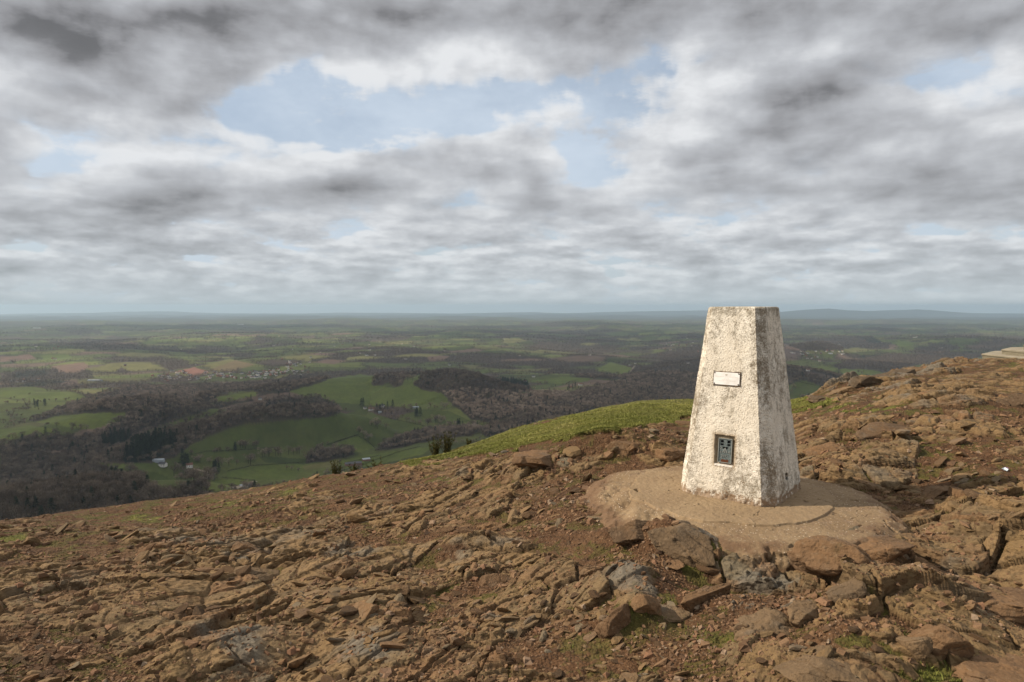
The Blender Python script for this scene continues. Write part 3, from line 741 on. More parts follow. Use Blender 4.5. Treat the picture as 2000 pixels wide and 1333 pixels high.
# the rest of the rubble, thousands of pieces bedded in the soil, as one mass
def build_rubble():
    xs, ys = sample_view(15000, (-120, 2120), (800, 1420), 6)
    zs, rk_, ms_, _, _, _ = hill(xs, ys)
    g = np.random.default_rng(16)
    clump = fbm(xs * 1.1, ys * 1.1, 3, 207)
    k = g.uniform(size=len(xs)) < np.clip(0.06 + 0.75 * clump, 0.01, 0.6) * (ms_ < 0.6)
    xs, ys, zs = xs[k], ys[k], zs[k]
    n = len(xs)
    shp = [rock_verts(330 + i, (1.3, g.uniform(0.55, 1.0), g.uniform(0.3, 0.65)), 2, 7, 0.012, 0, i % 2 == 0, 0.36) for i in range(14)]
    T0 = shp[0][1]; SV = np.stack([q[0] for q in shp])
    s = np.exp(g.normal(math.log(0.021), 0.5, n)) * (ys / 3.7) ** 0.75
    s = np.clip(s, 0.010, 0.075)
    B = SV[g.integers(0, 14, n)] * s[:, None, None]
    a = ST + g.normal(0, 0.7, n); ca, sa = np.cos(a)[:, None], np.sin(a)[:, None]
    tx = g.normal(0.0, 0.3, n)[:, None]; ty = g.normal(-0.32, 0.25, n)[:, None]
    X0, Y0 = B[..., 0], B[..., 1]
    Z = B[..., 2] + X0 * tx + Y0 * ty
    X = X0 * ca - Y0 * sa; Y = X0 * sa + Y0 * ca
    P = np.stack([X + xs[:, None], Y + ys[:, None], Z + (zs - s * 0.12)[:, None]], -1).reshape(-1, 3)
    nv = SV.shape[1]
    TT = (T0[None] + (np.arange(n) * nv)[:, None, None]).reshape(-1, 3)
    m, t, b = material('bedded_rubble')
    tc = t.new('ShaderNodeTexCoord'); P_ = tc.outputs['Object']
    c = rock_colours(t, P_, t.attr('tint'))
    c = t.mix(1.0, c, (0.64, 0.59, 0.50), 'MULTIPLY')
    t.l.new(c, b.inputs['Base Color'])
    bump(t, b, t.m('ADD', t.noise(P_, 70.0, 5, 0.65), t.m('MULTIPLY', t.noise(P_, 22, 4, 0.6), 1.4)), 0.008, 0.8)
    o = new_mesh('rubble', P, tris=TT, mat=m, attrs=dict(tint=np.repeat(g.uniform(size=n), nv)))
    tag(o, 'broken brown rock fragments bedded in the soil all over the hilltop', 'rubble', kind='stuff')
    print('rubble', n)
build_rubble()

# ------------------------------------------------------------------ gravel (stuff): jittered blocks
def build_gravel():
    xs, ys = sample_view(130000, (-120, 2120), (795, 1420), 8)
    zs, rk_, ms_, _, _, _ = hill(xs, ys)
    clump = fbm(xs * 1.6, ys * 1.6, 3, 205)
    g = np.random.default_rng(9)
    pr = np.where(rk_ < 0.4, 0.75, 0.36) * np.clip(0.55 + 1.3 * clump, 0.05, 1.3) * (ms_ < 0.6)
    k = g.uniform(size=len(xs)) < pr
    xs, ys, zs = xs[k], ys[k], zs[k]
    n = len(xs)
    cube = np.array([[-1, -1, -1], [1, -1, -1], [1, 1, -1], [-1, 1, -1], [-1, -1, 1], [1, -1, 1], [1, 1, 1], [-1, 1, 1]], float)
    V = cube[None] * g.uniform(0.25, 1.0, (n, 8, 3))
    V[:, 4:, :2] *= g.uniform(0.35, 0.9, (n, 1, 1))
    s = np.exp(g.normal(math.log(0.0072), 0.62, n)) * (ys / 3.7) ** 0.9
    s = np.clip(s, 0.003, 0.042)
    V = V * (s[:, None] * np.stack([np.ones(n), g.uniform(0.5, 1, n), g.uniform(0.25, 0.6, n)], 1))[:, None, :]
    a = g.uniform(0, 6.28, n); ca, sa = np.cos(a)[:, None], np.sin(a)[:, None]
    X = V[..., 0] * ca - V[..., 1] * sa; Y = V[..., 0] * sa + V[..., 1] * ca
    tl = g.uniform(-0.5, 0.5, n)[:, None]
    Z = V[..., 2] + X * tl
    P = np.stack([X + xs[:, None], Y + ys[:, None], Z + (zs + s * 0.12)[:, None]], -1).reshape(-1, 3)
    q = np.array([[0, 3, 2, 1], [4, 5, 6, 7], [0, 1, 5, 4], [1, 2, 6, 5], [2, 3, 7, 6], [3, 0, 4, 7]])
    Q = (q[None] + (np.arange(n) * 8)[:, None, None]).reshape(-1, 4)
    m, t, b = material('gravel')
    tv = t.attr('tint')
    tc = t.new('ShaderNodeTexCoord')
    c = t.ramp(tv, [(0.0, (0.115, 0.068, 0.040)), (0.35, (0.200, 0.125, 0.074)), (0.65, (0.280, 0.182, 0.110)), (0.88, (0.260, 0.145, 0.088)), (1.0, (0.36, 0.29, 0.22))])
    c = t.mix(t.step(t.noise(tc.outputs['Object'], 160.0, 3, 0.6), 0.45, 0.7, 0, 0.5), c, (0.12, 0.08, 0.055))
    c = t.mix(1.0, c, (0.80, 0.74, 0.66), 'MULTIPLY')
    t.l.new(c, b.inputs['Base Color'])
    o = new_mesh('gravel', P, quads=Q, mat=m, attrs=dict(tint=np.repeat(g.uniform(size=n), 8)))
    tag(o, 'loose reddish brown gravel scattered over the trodden soil', 'gravel', kind='stuff')
    print('gravel', n)
build_gravel()

# ------------------------------------------------------------------ grass (stuff): blades on the bank and in the clefts
def build_grass():
    g = np.random.default_rng(31)
    xa, ya = sample_view(300000, (780, 1700), (770, 915), 12)
    xb, yb = sample_view(90000, (-60, 2060), (780, 1380), 13)
    x = np.concatenate([xa, xb]); y = np.concatenate([ya, yb])
    z, rk_, ms_, _, _, _ = hill(x, y)
    thr = np.where(np.arange(len(x)) < len(xa), 0.75, 0.46)
    pr = np.clip((ms_ - thr) * 5, 0, 1) * np.where(ms_ > 0.9, 1, 0.6)
    k = (g.uniform(size=len(x)) < pr)
    x, y, z = x[k], y[k], z[k]
    n = len(x)
    clump = fbm(x * 3, y * 3, 3, 301)
    h = np.clip(g.normal(0.013, 0.005, n) * (1 + 0.45 * clump), 0.008, 0.06) * np.where(y < 6, 0.75, 1.0)
    w = h * 0.09 + 0.0010 * (y / 5)
    a = g.uniform(0, 6.28, n); lean = g.uniform(0.2, 1.1, n) * h; la = g.normal(0.6, 1.2, n)
    dx, dy = np.cos(a) * w, np.sin(a) * w
    lx, ly = np.cos(la) * lean, np.sin(la) * lean
    P = np.stack([np.stack([x - dx, y - dy, z - 0.004], 1), np.stack([x + dx, y + dy, z - 0.004], 1),
                  np.stack([x + dx * 0.7 + lx * 0.35, y + dy * 0.7 + ly * 0.35, z + h * 0.6], 1), np.stack([x - dx * 0.7 + lx * 0.35, y - dy * 0.7 + ly * 0.35, z + h * 0.6], 1),
                  np.stack([x + lx, y + ly, z + h], 1)], 1).reshape(-1, 3)
    b_ = (np.arange(n) * 5)[:, None]
    m, t, b = material('grass')
    tv = t.attr('tint')
    c = t.ramp(tv, [(0.0, (0.105, 0.115, 0.022)), (0.4, (0.200, 0.210, 0.044)), (0.75, (0.300, 0.280, 0.075)), (1.0, (0.460, 0.380, 0.170))])
    t.l.new(c, b.inputs['Base Color']); b.inputs['Roughness'].default_value = 0.7
    b.inputs['Transmission Weight'].default_value = 0.0
    tint = np.clip(0.46 + 0.16 * clump + 0.30 * fbm(x * 0.9, y * 0.9, 3, 310) + g.normal(0, 0.13, n) - np.where(y < 6, 0.46, 0), 0, 1)
    o = new_mesh('grass', P, quads=b_ + np.array([[0, 1, 2, 3]]), tris=b_ + np.array([[3, 2, 4]]), mat=m, attrs=dict(tint=np.repeat(tint, 5)))
    tag(o, 'short yellow green grass on the bank and in clefts of the hilltop', 'grass', kind='stuff')
    print('grass', n)
build_grass()

# ------------------------------------------------------------------ concrete apron round the pillar
def build_apron():
    nth, th = 900, np.linspace(-math.pi, math.pi, 901)[:-1]
    ct, st = np.cos(th), np.sin(th)
    rim = 0.975 + 0.02 * sstep(-ct, 0.2, 1.0) * sstep(0.5 + st, 0, 0.6) - 0.06 * sstep(st, 0.3, 1.0)
    rim = rim + 0.030 * fbm(ct * 3.1 + 5, st * 3.1, 3, 401) + 0.018 * np.floor(2.2 * fbm(ct * 5, st * 5 + 3, 2, 405)) * 0.8 + 0.008 * fbm(ct * 22, st * 22, 3, 409, 0.6)
    rim_s = np.convolve(np.pad(rim, 30, mode='wrap'), np.hanning(63)[1:-1] / np.hanning(63)[1:-1].sum(), 'valid')
    rad = np.concatenate([np.linspace(0.02, 0.93, 300), np.linspace(0.935, 1.0, 40)])
    side = np.linspace(0, 1, 46)[1:]
    RR = rad[:, None] * rim_s[None] + (rad[:, None] ** 40) * (rim - rim_s)[None]
    x = RR * ct + PC[0]; y = RR * st + PC[1]
    edge = (1 - rad)[:, None] * rim[None]                       # metres in from the rim
    z = 0.004 * fbm(x * 3, y * 3, 3, 411) + 0.0022 * fbm(x * 26, y * 26, 3, 417, 0.65)
    # upper, smoother skim of concrete with a broken margin
    inner = 0.66 + 0.05 * fbm(ct * 1.6, st * 1.6 + 9, 3, 421) + 0.05 * st
    dd = inner[None] + 0.02 * fbm(x * 8, y * 8, 3, 423) - RR
    z = z + 0.011 * sstep(dd, -0.004, 0.006) - 0.016
    # cracks
    w1, w2, cx, cyy, _, _ = worley(x * 1.5 + 0.3 * fbm(x * 4, y * 4, 3, 431), y * 1.5 + 0.3 * fbm(x * 4, y * 4, 3, 433), 435)
    cr = sstep(0.018 - (w2 - w1), 0, 0.016) * (rnd2(cx, cyy, 437) > 0.45)
    z = z - 0.007 * cr
    # slumped towards the right front, gnawed at the edge
    z = z - 0.030 * sstep(0.10 - edge, 0.0, 0.10) ** 2 - 0.035 * np.clip((x - 1.7), 0, 1) * np.clip(4.4 - y, 0, 1)
    chip = fbm(x * 9, y * 9, 3, 441)
    z = z - 0.022 * sstep(chip + 0.7 * sstep(0.13 - edge, 0, 0.13), 0.85, 1.0)
    lft = sstep(-ct, 0.1, 0.8)[None] * sstep(0.8 - st, 0, 0.5)[None]
    z = z - 0.085 * lft * sstep(0.38 - edge + 0.16 * fbm(x * 4, y * 4, 4, 443), 0.0, 0.42)
    zr = z[-1]
    sx = []; sy = []; sz = []
    for f in side:
        b = 0.36 * f
        wa, wb_, wcx, wcy, wox, woy = worley(th / 0.20 + 0.5 * f, np.full(nth, f * 2.4), 451, 0.9)
        sa_, sb_, scx, scy, sox, soy = worley(th / 0.075, np.full(nth, f * 6.0), 453, 0.9)
        o_ = 0.075 * (rnd2(wcx, wcy, 457) - 0.35) + 0.05 * (rnd2(wcx, wcy, 458) - 0.5) * wox + 0.026 * (rnd2(scx, scy, 459) - 0.5) - 0.05 * f + 0.010 * fbm(ct * 24, st * 24 + f * 9, 4, 455, 0.6)
        o_ = o_ * min(1, f * 6)
        sx.append((rim + o_) * ct + PC[0]); sy.append((rim + o_) * st + PC[1]); sz.append(zr - b)
    X = np.concatenate([x, np.array(sx)]); Y = np.concatenate([y, np.array(sy)]); Z = np.concatenate([z, np.array(sz)])
    V = np.stack([X.ravel(), Y.ravel(), Z.ravel()], 1)
    q = grid_quads(X.shape[0], nth, wrap=True)
    nv = len(V); V = np.concatenate([V, [[PC[0], PC[1], float(z[0].mean())]]])
    tr = np.stack([np.full(nth, nv), np.arange(nth), np.roll(np.arange(nth), -1)], 1)
    skim = np.concatenate([sstep(dd, -0.004, 0.006), np.zeros((len(side), nth))]).ravel()
    crk = np.concatenate([cr, np.zeros((len(side), nth))]).ravel()
    marg = np.concatenate([sstep(0.36 - edge, 0.0, 0.36) * (0.62 + 0.38 * lft), np.full((len(side), nth), 0.5)]).ravel()
    m, t, b = material('worn_concrete')
    tc = t.new('ShaderNodeTexCoord'); P = tc.outputs['Object']
    n = t.noise(P, 2.2, 6, 0.6); nf = t.noise(P, 70, 5, 0.7); nm = t.noise(P, 12, 6, 0.62)
    c = t.mix(t.step(n, 0.35, 0.68), (0.225, 0.152, 0.084), (0.300, 0.212, 0.122))
    c = t.mix(t.step(nm, 0.5, 0.75, 0, 0.5), c, (0.235, 0.155, 0.100))
    c = t.mix(t.m('MULTIPLY', t.attr('skim'), 0.35), c, (0.310, 0.222, 0.130))
    rough_ = t.m('SUBTRACT', 1.0, t.m('MULTIPLY', t.attr('skim'), 0.65))
    c = t.mix(t.m('MULTIPLY', t.step(nf, 0.56, 0.70), t.m('MULTIPLY', rough_, 0.6)), c, (0.150, 0.100, 0.066))
    vo = t.new('ShaderNodeTexVoronoi'); t.put(vo.inputs['Vector'], P); vo.inputs['Scale'].default_value = 85
    vc = t.xyz(vo.outputs['Color'])
    c = t.mix(t.m('MULTIPLY', t.m('MULTIPLY', t.step(vc[0], 0.80, 0.84), t.step(vo.outputs['Distance'], 0.40, 0.22)), rough_), c, (0.50, 0.40, 0.30))
    c = t.mix(t.m('MULTIPLY', t.attr('crack'), 0.8), c, (0.09, 0.06, 0.04))
    c = t.mix(t.m('MULTIPLY', t.step(t.m('ADD', t.attr('margin'), t.m('MULTIPLY', t.m('SUBTRACT', nm, 0.5), 1.1)), 0.35, 0.75), 0.85), c, t.mix(nf, (0.10, 0.055, 0.03), (0.21, 0.125, 0.07)))
    t.l.new(c, b.inputs['Base Color'])
    h = t.m('ADD', t.m('MULTIPLY', t.noise(P, 60, 6, 0.7), rough_), t.m('MULTIPLY', t.noise(P, 18, 5, 0.6), 1.2))
    bump(t, b, h, 0.009, 0.8)
    o = new_mesh('concrete_apron', V, quads=q, tris=tr, mat=m, smooth=True, attrs=dict(skim=np.append(skim, 1), crack=np.append(crk, 0), margin=np.append(marg, 0)))
    tag(o, 'round worn concrete apron under the white pillar with a broken crumbling edge', 'base')
build_apron()
# ------------------------------------------------------------------ the trig pillar
PA = -0.67251
PH_, PHB, PHT, PCB, PCT = 1.215, 0.3206, 0.1834, 0.075, 0.046
def pillar_ring(z):
    f = z / PH_
    return PHB + (PHT - PHB) * f, PCB + (PCT - PCB) * f
def build_pillar():
    root = empty('trig_pillar', (PIL[0], PIL[1], 0.0), PA)
    tag(root, 'tapering square white painted concrete survey pillar with worn paint standing on a round apron', 'pillar')
    ca, sa = math.cos(PA), math.sin(PA)
    def face_hit(px, py):
        """a photo pixel on the front face -> (s, z): metres across from the axis, height"""
        u, v = pix_ray(px, py)
        o = np.array([-PIL[0], -PIL[1], HC]); d = np.array([u, 1.0, -v])
        loc = lambda q: np.array([q[0] * ca + q[1] * sa, -q[0] * sa + q[1] * ca, q[2]])
        o, d = loc(o), loc(d)
        k = (PHT - PHB) / PH_
        # plane y = -(PHB + k z)
        tt = -(PHB + k * o[2] + o[1]) / (d[1] + k * d[2])
        h = o + d * tt
        return h[0], h[2]
    segs = [(0, 210), (1, 26), (2, 130), (3, 16), (4, 40), (5, 16), (6, 40), (7, 26)]
    cols = [(e, f / n) for e, n in segs for f in range(n)]
    e_i = np.array([c[0] for c in cols]); e_f = np.array([c[1] for c in cols])
    nz = 480
    zz = np.concatenate([np.linspace(-0.06, PH_ - 0.012, nz), PH_ - 0.012 + 0.012 * np.sin(np.linspace(0, math.pi / 2, 6)[1:])])
    def ring(h, c):
        p = np.array([(-h + c, -h), (h - c, -h), (h, -h + c), (h, h - c), (h - c, h), (-h + c, h), (-h, h - c), (-h, -h + c)])
        a, b = p[e_i], p[(e_i + 1) % 8]
        return a + (b - a) * e_f[:, None]
    nrm8 = np.array([(0, -1), (.7071, -.7071), (1, 0), (.7071, .7071), (0, 1), (-.7071, .7071), (-1, 0), (-.7071, -.7071)])
    # normals eased across the chamfer edges so that the arrises come out rounded
    N2 = nrm8[e_i].copy()
    V = np.zeros((len(zz), len(cols), 3)); Sx = np.zeros((len(zz), len(cols)))
    for i, z in enumerate(zz):
        h, c = pillar_ring(max(z, 0))
        inset = 0.0
        if z > PH_ - 0.012: inset = 0.012 * (1 - math.cos(math.asin(min(1, (z - PH_ + 0.012) / 0.012))))
        r = ring(h - inset, c)
        V[i, :, :2] = r; V[i, :, 2] = z
        Sx[i] = r[:, 0]
    Zg = V[..., 2]
    per = np.cumsum(np.concatenate([[0], np.linalg.norm(np.diff(ring(0.26, 0.06), axis=0), axis=1)]))[None] * np.ones((len(zz), 1))
    d = 0.0028 * fbm(per * 5, Zg * 5, 3, 501) + 0.0008 * fbm(per * 24, Zg * 24, 3, 505, 0.6) + 0.0011 * fbm(per * 90, Zg * 90, 2, 509)
    pit = np.maximum(vnoise(per * 120, Zg * 120, 513), vnoise(per * 70 + 5, Zg * 70, 514) * 0.95)
    d = d - 0.0022 * sstep(pit, 0.42, 0.75)
    foot = sstep(0.06 - Zg, 0, 0.06)
    d = d - foot * (0.010 + 0.012 * fbm(per * 14, Zg * 10, 3, 517))
    edge_e = ((e_i % 2) == 1)[None]
    d = d - np.where(edge_e, 0.004 * (0.5 + 0.9 * fbm(per * 9, Zg * 16, 3, 521)) * (4 * e_f * (1 - e_f))[None], 0)
    # recess of the flush bracket, and the bed of the plaque
    s0, z1 = face_hit(1397, 849); s1, z0 = face_hit(1431.5, 912)
    front = (e_i == 0)[None]
    wob = 0.004 * fbm(per * 18, Zg * 18, 2, 531)
    rin = np.minimum(np.minimum(Sx - s0, s1 - Sx), np.minimum(Zg - z0, z1 - Zg)) + wob
    rec = np.where(front, sstep(rin, -0.002, 0.004), 0)
    d = d - 0.020 * rec
    sill = np.where(front & (np.abs(Sx - (s0 + s1) / 2) < (s1 - s0) * 0.46), np.exp(-((Zg - z0 + 0.002) / 0.007) ** 2), 0)
    d = d + 0.006 * sill * (0.6 + 0.8 * vnoise(per * 60, Zg * 60, 533))
    # sighting hole low on the right face
    hy = (e_i == 2)[None]
    uh = V[..., 1] * 1.0
    # where the hole lies on the right face: between the near and far corner
    hole = np.hypot((V[..., 1] + 0.020) / 0.030, (Zg - 0.132) / 0.024) + 0.25 * vnoise(per * 70, Zg * 70, 541)
    hm = np.where(hy, sstep(1.0 - hole, -0.05, 0.12), 0)
    d = d - 0.10 * hm
    V[..., 0] += N2[None, :, 0] * d; V[..., 1] += N2[None, :, 1] * d
    P = V.reshape(-1, 3)
    nc = len(cols)
    q = grid_quads(len(zz), nc, wrap=True)
    top = len(P) - nc
    P = np.concatenate([P, [[0, 0, PH_ + 0.002]]])
    tr = np.stack([np.full(nc, len(P) - 1), top + np.arange(nc), top + np.roll(np.arange(nc), -1)], 1)
    recv = np.append(np.clip(rec + 0 * Zg, 0, 1).ravel(), 0); holev = np.append(np.where(hy, sstep(1.10 - hole, 0.0, 0.10), 0).ravel(), 0)
    near_rec = np.append(np.where(front, np.exp(-(np.clip(-rin, 0, 1) / 0.016) ** 2) * (rin < 0.004), 0).ravel(), 0)
    sillv = np.append(sill.ravel(), 0)
    rightf = np.append(np.where((e_i >= 2) & (e_i <= 3), 1.0, 0.0)[None].repeat(len(zz), 0).ravel(), 0)
    arris = np.append(np.where(edge_e, 1.0, 0.0).repeat(len(zz), 0).ravel(), 0)
    m, t, b = material('worn_white_paint')
    tc = t.new('ShaderNodeTexCoord'); C = tc.outputs['Object']
    z = t.xyz(C)[2]
    big = t.noise(C, 3.2, 6, 0.62)
    vert = t.noise(t.v('MULTIPLY', C, (1, 1, 0.22)), 13, 6, 0.62)
    fine = t.noise(C, 95, 5, 0.68); mid = t.noise(C, 30, 6, 0.66)
    sp = t.noise(t.v('ADD', C, (5, 3, 1)), 160, 3, 0.6)
    c = t.mix(t.step(big, 0.36, 0.66), (0.69, 0.62, 0.51), (0.84, 0.785, 0.68))
    rf = t.attr('right')
    # grime and lichen: blotches, more on the right face and along the arris, in run-down streaks
    gm = t.m('ADD', t.m('ADD', t.m('MULTIPLY', big, 0.55), t.m('MULTIPLY', vert, 0.45)), t.m('ADD', t.m('MULTIPLY', rf, 0.02), t.m('MULTIPLY', t.attr('arris'), 0.05)))
    gm2 = t.m('ADD', gm, t.m('MULTIPLY', t.m('SUBTRACT', mid, 0.5), 0.75))
    gm2 = t.m('ADD', gm2, t.step(z, 1.13, 1.215, 0, 0.13))
    gm2 = t.m('ADD', gm2, t.step(z, 0.28, 0.05, 0, 0.06))
    c = t.mix(t.step(gm2, 0.46, 0.70, 0, 0.76), c, (0.255, 0.222, 0.165))
    c = t.mix(t.step(t.m('ADD', t.m('MULTIPLY', gm, 0.6), t.m('MULTIPLY', fine, 0.55)), 0.58, 0.72, 0, 0.8), c, (0.150, 0.115, 0.075))
    c = t.mix(t.step(t.m('ADD', sp, t.m('MULTIPLY', t.m('SUBTRACT', gm, 0.55), 0.40)), 0.535, 0.62, 0, 0.88), c, (0.16, 0.115, 0.070))
    sp2 = t.noise(t.v('ADD', C, (2, 7, 4)), 75, 4, 0.65)
    c = t.mix(t.step(t.m('ADD', sp2, t.m('MULTIPLY', t.m('SUBTRACT', big, 0.5), 0.5)), 0.60, 0.68, 0, 0.8), c, (0.22, 0.165, 0.105))
    c = t.mix(t.step(t.m('ADD', fine, t.m('MULTIPLY', t.m('SUBTRACT', mid, 0.5), -0.8)), 0.60, 0.72, 0, 0.7), c, (0.84, 0.79, 0.70))
    # bare brown foot where boots and weather have taken the paint
    ft = t.m('ADD', t.step(z, 0.10, 0.0, 0, 0.55), t.m('MULTIPLY', t.m('SUBTRACT', mid, 0.5), 1.5))
    c = t.mix(t.step(ft, 0.28, 0.5, 0, 0.85), c, (0.265, 0.175, 0.105))
    c = t.mix(t.m('MULTIPLY', t.attr('recess'), 0.85), c, (0.275, 0.200, 0.115))
    c = t.mix(t.m('MULTIPLY', t.attr('near'), 0.8), c, (0.36, 0.27, 0.17))
    c = t.mix(t.m('MULTIPLY', t.attr('sill'), 0.8), c, (0.80, 0.76, 0.70))
    c = t.mix(t.attr('hole'), c, (0.020, 0.014, 0.010))  # near-black put into the colour for the shade inside the hole
    gl = t.noise(t.v('ADD', C, (1, 8, 3)), 9, 4, 0.6)
    c = t.mix(t.step(gl, 0.70, 0.76, 0, 0.5), c, (0.30, 0.27, 0.10))
    t.l.new(c, b.inputs['Base Color'])
    h = t.m('ADD', t.m('MULTIPLY', fine, 1.0), t.m('MULTIPLY', mid, 1.4))
    bump(t, b, h, 0.003, 0.6)
    new_mesh('concrete_body', P, quads=q, tris=tr, mat=m, smooth=True, parent=root,
             attrs=dict(recess=recv, near=near_rec, sill=sillv, right=rightf, arris=arris, hole=holev))
    # a frame on the front face: x to the right, y up the slope, z out of the face
    k = (PHT - PHB) / PH_
    tilt = math.atan(-k)
    up = Vector((0, math.sin(tilt), math.cos(tilt))); out = Vector((0, -math.cos(tilt), math.sin(tilt)))
    def fr(o, s, z_, off):
        hgt = PHB + k * z_
        mtx = Matrix(((1, 0 * up.x, out.x, s), (0, up.y, out.y, -hgt + out.y * off), (0, up.z, out.z, z_ + out.z * off), (0, 0, 0, 1)))
        o.matrix_local = mtx
    def boxes(lst):
        V_, Q_ = [], []
        for (x0, x1, y0, y1, za, zb, be) in lst:
            n0 = len(V_)
            V_ += [(x0, y0, za), (x1, y0, za), (x1, y1, za), (x0, y1, za), (x0 + be, y0 + be, zb), (x1 - be, y0 + be, zb), (x1 - be, y1 - be, zb), (x0 + be, y1 - be, zb)]
            Q_ += [[n0 + i for i in f] for f in ((0, 3, 2, 1), (4, 5, 6, 7), (0, 1, 5, 4), (1, 2, 6, 5), (2, 3, 7, 6), (3, 0, 4, 7))]
        return np.array(V_), np.array(Q_)
    # ---- flush bracket
    bs0, bz1 = face_hit(1403, 855); bs1, bz0 = face_hit(1427.5, 907)
    bw, bh = bs1 - bs0, bz1 - bz0
    m2, t, b = material('weathered_brass')
    C = t.new('ShaderNodeTexCoord').outputs['Object']
    n = t.noise(C, 60, 5, 0.65)
    c = t.mix(t.step(n, 0.35, 0.65), (0.075, 0.095, 0.095), (0.170, 0.200, 0.195))
    yy = t.xyz(C)
    rust = t.m('ADD', t.step(yy[1], -bh * 0.28, -bh * 0.42), t.m('MULTIPLY', t.m('SUBTRACT', t.noise(C, 90, 4), 0.5), 1.4))
    rust = t.m('MULTIPLY', rust, t.step(t.m('ABSOLUTE', yy[0]), bw * 0.34, bw * 0.22))
    c = t.mix(t.step(rust, 0.45, 0.75), c, (0.105, 0.036, 0.014))
    t.l.new(c, b.inputs['Base Color']); b.inputs['Metallic'].default_value = 0.35; b.inputs['Roughness'].default_value = 0.55
    m3, t3, b3 = material('socket_shade'); b3.inputs['Base Color'].default_value = (0.006, 0.006, 0.007, 1)
    m4, t4, b4 = material('worn_brass_edge'); b4.inputs['Base Color'].default_value = (0.26, 0.27, 0.25, 1); b4.inputs['Roughness'].default_value = 0.5; b4.inputs['Metallic'].default_value = 0.3
    W, H_ = bw / 2, bh / 2; r_ = 0.006
    # plate with four square sockets left open: strips round the openings
    hx0, hx1 = W * 0.26, W * 0.70
    rows = [(H_ * 0.62, H_ * 0.84), (H_ * 0.40, H_ * 0.57)]
    bx = []
    ys_ = [-H_, rows[1][0], rows[1][1], rows[0][0], rows[0][1], H_]
    for i in range(5):
        if i in (1, 3):
            for xa, xb in ((-W, -hx1), (-hx0, hx0), (hx1, W)): bx.append((xa, xb, ys_[i], ys_[i + 1], -0.008, 0.0, 0.0))
        elif i == 0:      # below the sockets: the slot behind the broad arrow
            sy0, sy1 = H_ * 0.14, H_ * 0.30
            for (xa, xb, ya, yb) in ((-W, W, -H_, sy0), (-W, -W * 0.36, sy0, sy1), (W * 0.36, W, sy0, sy1), (-W, W, sy1, ys_[1])): bx.append((xa, xb, ya, yb, -0.008, 0.0, 0.0))
        else: bx.append((-W, W, ys_[i], ys_[i + 1], -0.008, 0.0, 0.0))
    V_, Q_ = boxes(bx)
    plate = new_mesh('flush_bracket', V_, quads=Q_, mat=m2, parent=root); fr(plate, (bs0 + bs1) / 2, (bz0 + bz1) / 2, -0.010)
    plate['label'] = 'dark green metal bench mark bracket let into the pillar'
    V_, Q_ = boxes([(-W, W, -H_, H_, -0.016, -0.0085, 0)])
    bk = new_mesh('socket_shade_sheet', V_, quads=Q_, mat=m3, parent=plate)  # near-black sheet behind the openings, painted shade for the sockets
    V_, Q_ = boxes([(-W, W, H_ - r_, H_, 0, 0.006, 0.001), (-W, W, -H_, -H_ + r_ * 0.8, 0.0002, 0.005, 0.001), (-W, -W + r_, -H_ + r_, H_ - r_, 0.0002, 0.006, 0.001), (W - r_, W, -H_ + r_, H_ - r_, 0.0002, 0.006, 0.001)])
    new_mesh('rim', V_, quads=Q_, mat=m4, parent=plate)
    # broad arrow: three raised bars fanning down from a point
    V_, Q_ = [], []
    tip = np.array([0, H_ * 0.24])
    for ang in (-24, 0, 24):
        d_ = np.array([math.sin(R(ang)), -math.cos(R(ang))]); p_ = np.array([-d_[1], d_[0]])
        L = H_ * 0.42; a0, a1 = 0.0010, 0.0032
        q0 = [tip - p_ * a0, tip + p_ * a0, tip + d_ * L + p_ * a1, tip + d_ * L - p_ * a1]
        n0 = len(V_)
        V_ += [(x_, y_, 0.0003) for x_, y_ in q0] + [(x_, y_, 0.0035 + 0.0002 * abs(ang) / 24) for x_, y_ in q0]
        Q_ += [[n0 + i for i in f] for f in ((0, 3, 2, 1), (4, 5, 6, 7), (0, 1, 5, 4), (1, 2, 6, 5), (2, 3, 7, 6), (3, 0, 4, 7))]
    new_mesh('broad_arrow', np.array(V_), quads=np.array(Q_), mat=m4, parent=plate)
    def text(s, x_, y_, size, par, mt, ext=0.0012, name='lettering'):
        cu = bpy.data.curves.new(name, 'FONT'); cu.body = s; cu.size = size; cu.extrude = ext; cu.align_x = 'CENTER'; cu.align_y = 'CENTER'
        cu.materials.append(mt)
        o = bpy.data.objects.new(name, cu); COL.objects.link(o); o.parent = par; o.location = (x_, y_, ext + 0.0003)
        return o
    text('O', -W * 0.62, H_ * 0.20, 0.020, plate, m4); text('S', W * 0.62, H_ * 0.20, 0.020, plate, m4)
    text('B', -W * 0.62, -H_ * 0.16, 0.020, plate, m4); text('M', W * 0.60, -H_ * 0.16, 0.018, plate, m4)
    text('2971', 0, -H_ * 0.46, 0.0235, plate, m4)
    # ---- plaque
    a0, z1_ = face_hit(1395.5, 726); a1, z0_ = face_hit(1445, 754.5)
    pw, ph = (a1 - a0) / 2, (z1_ - z0_) / 2
    m5, t, b = material('pale_plaque_metal')
    C = t.new('ShaderNodeTexCoord').outputs['Object']
    n = t.noise(t.v('MULTIPLY', C, (0.5, 1, 1)), 45, 5, 0.6)
    c = t.mix(t.step(n, 0.4, 0.7), (0.84, 0.82, 0.79), (0.72, 0.69, 0.65))
    t.l.new(c, b.inputs['Base Color']); b.inputs['Roughness'].default_value = 0.75
    V_, Q_ = boxes([(-pw, pw, -ph, ph, -0.001, 0.006, 0.0012)])
    pq = new_mesh('plaque', V_, quads=Q_, mat=m5, parent=root); fr(pq, (a0 + a1) / 2, (z0_ + z1_) / 2, 0.004)
    pq['label'] = 'small pale metal plaque held by dark corner fixings'
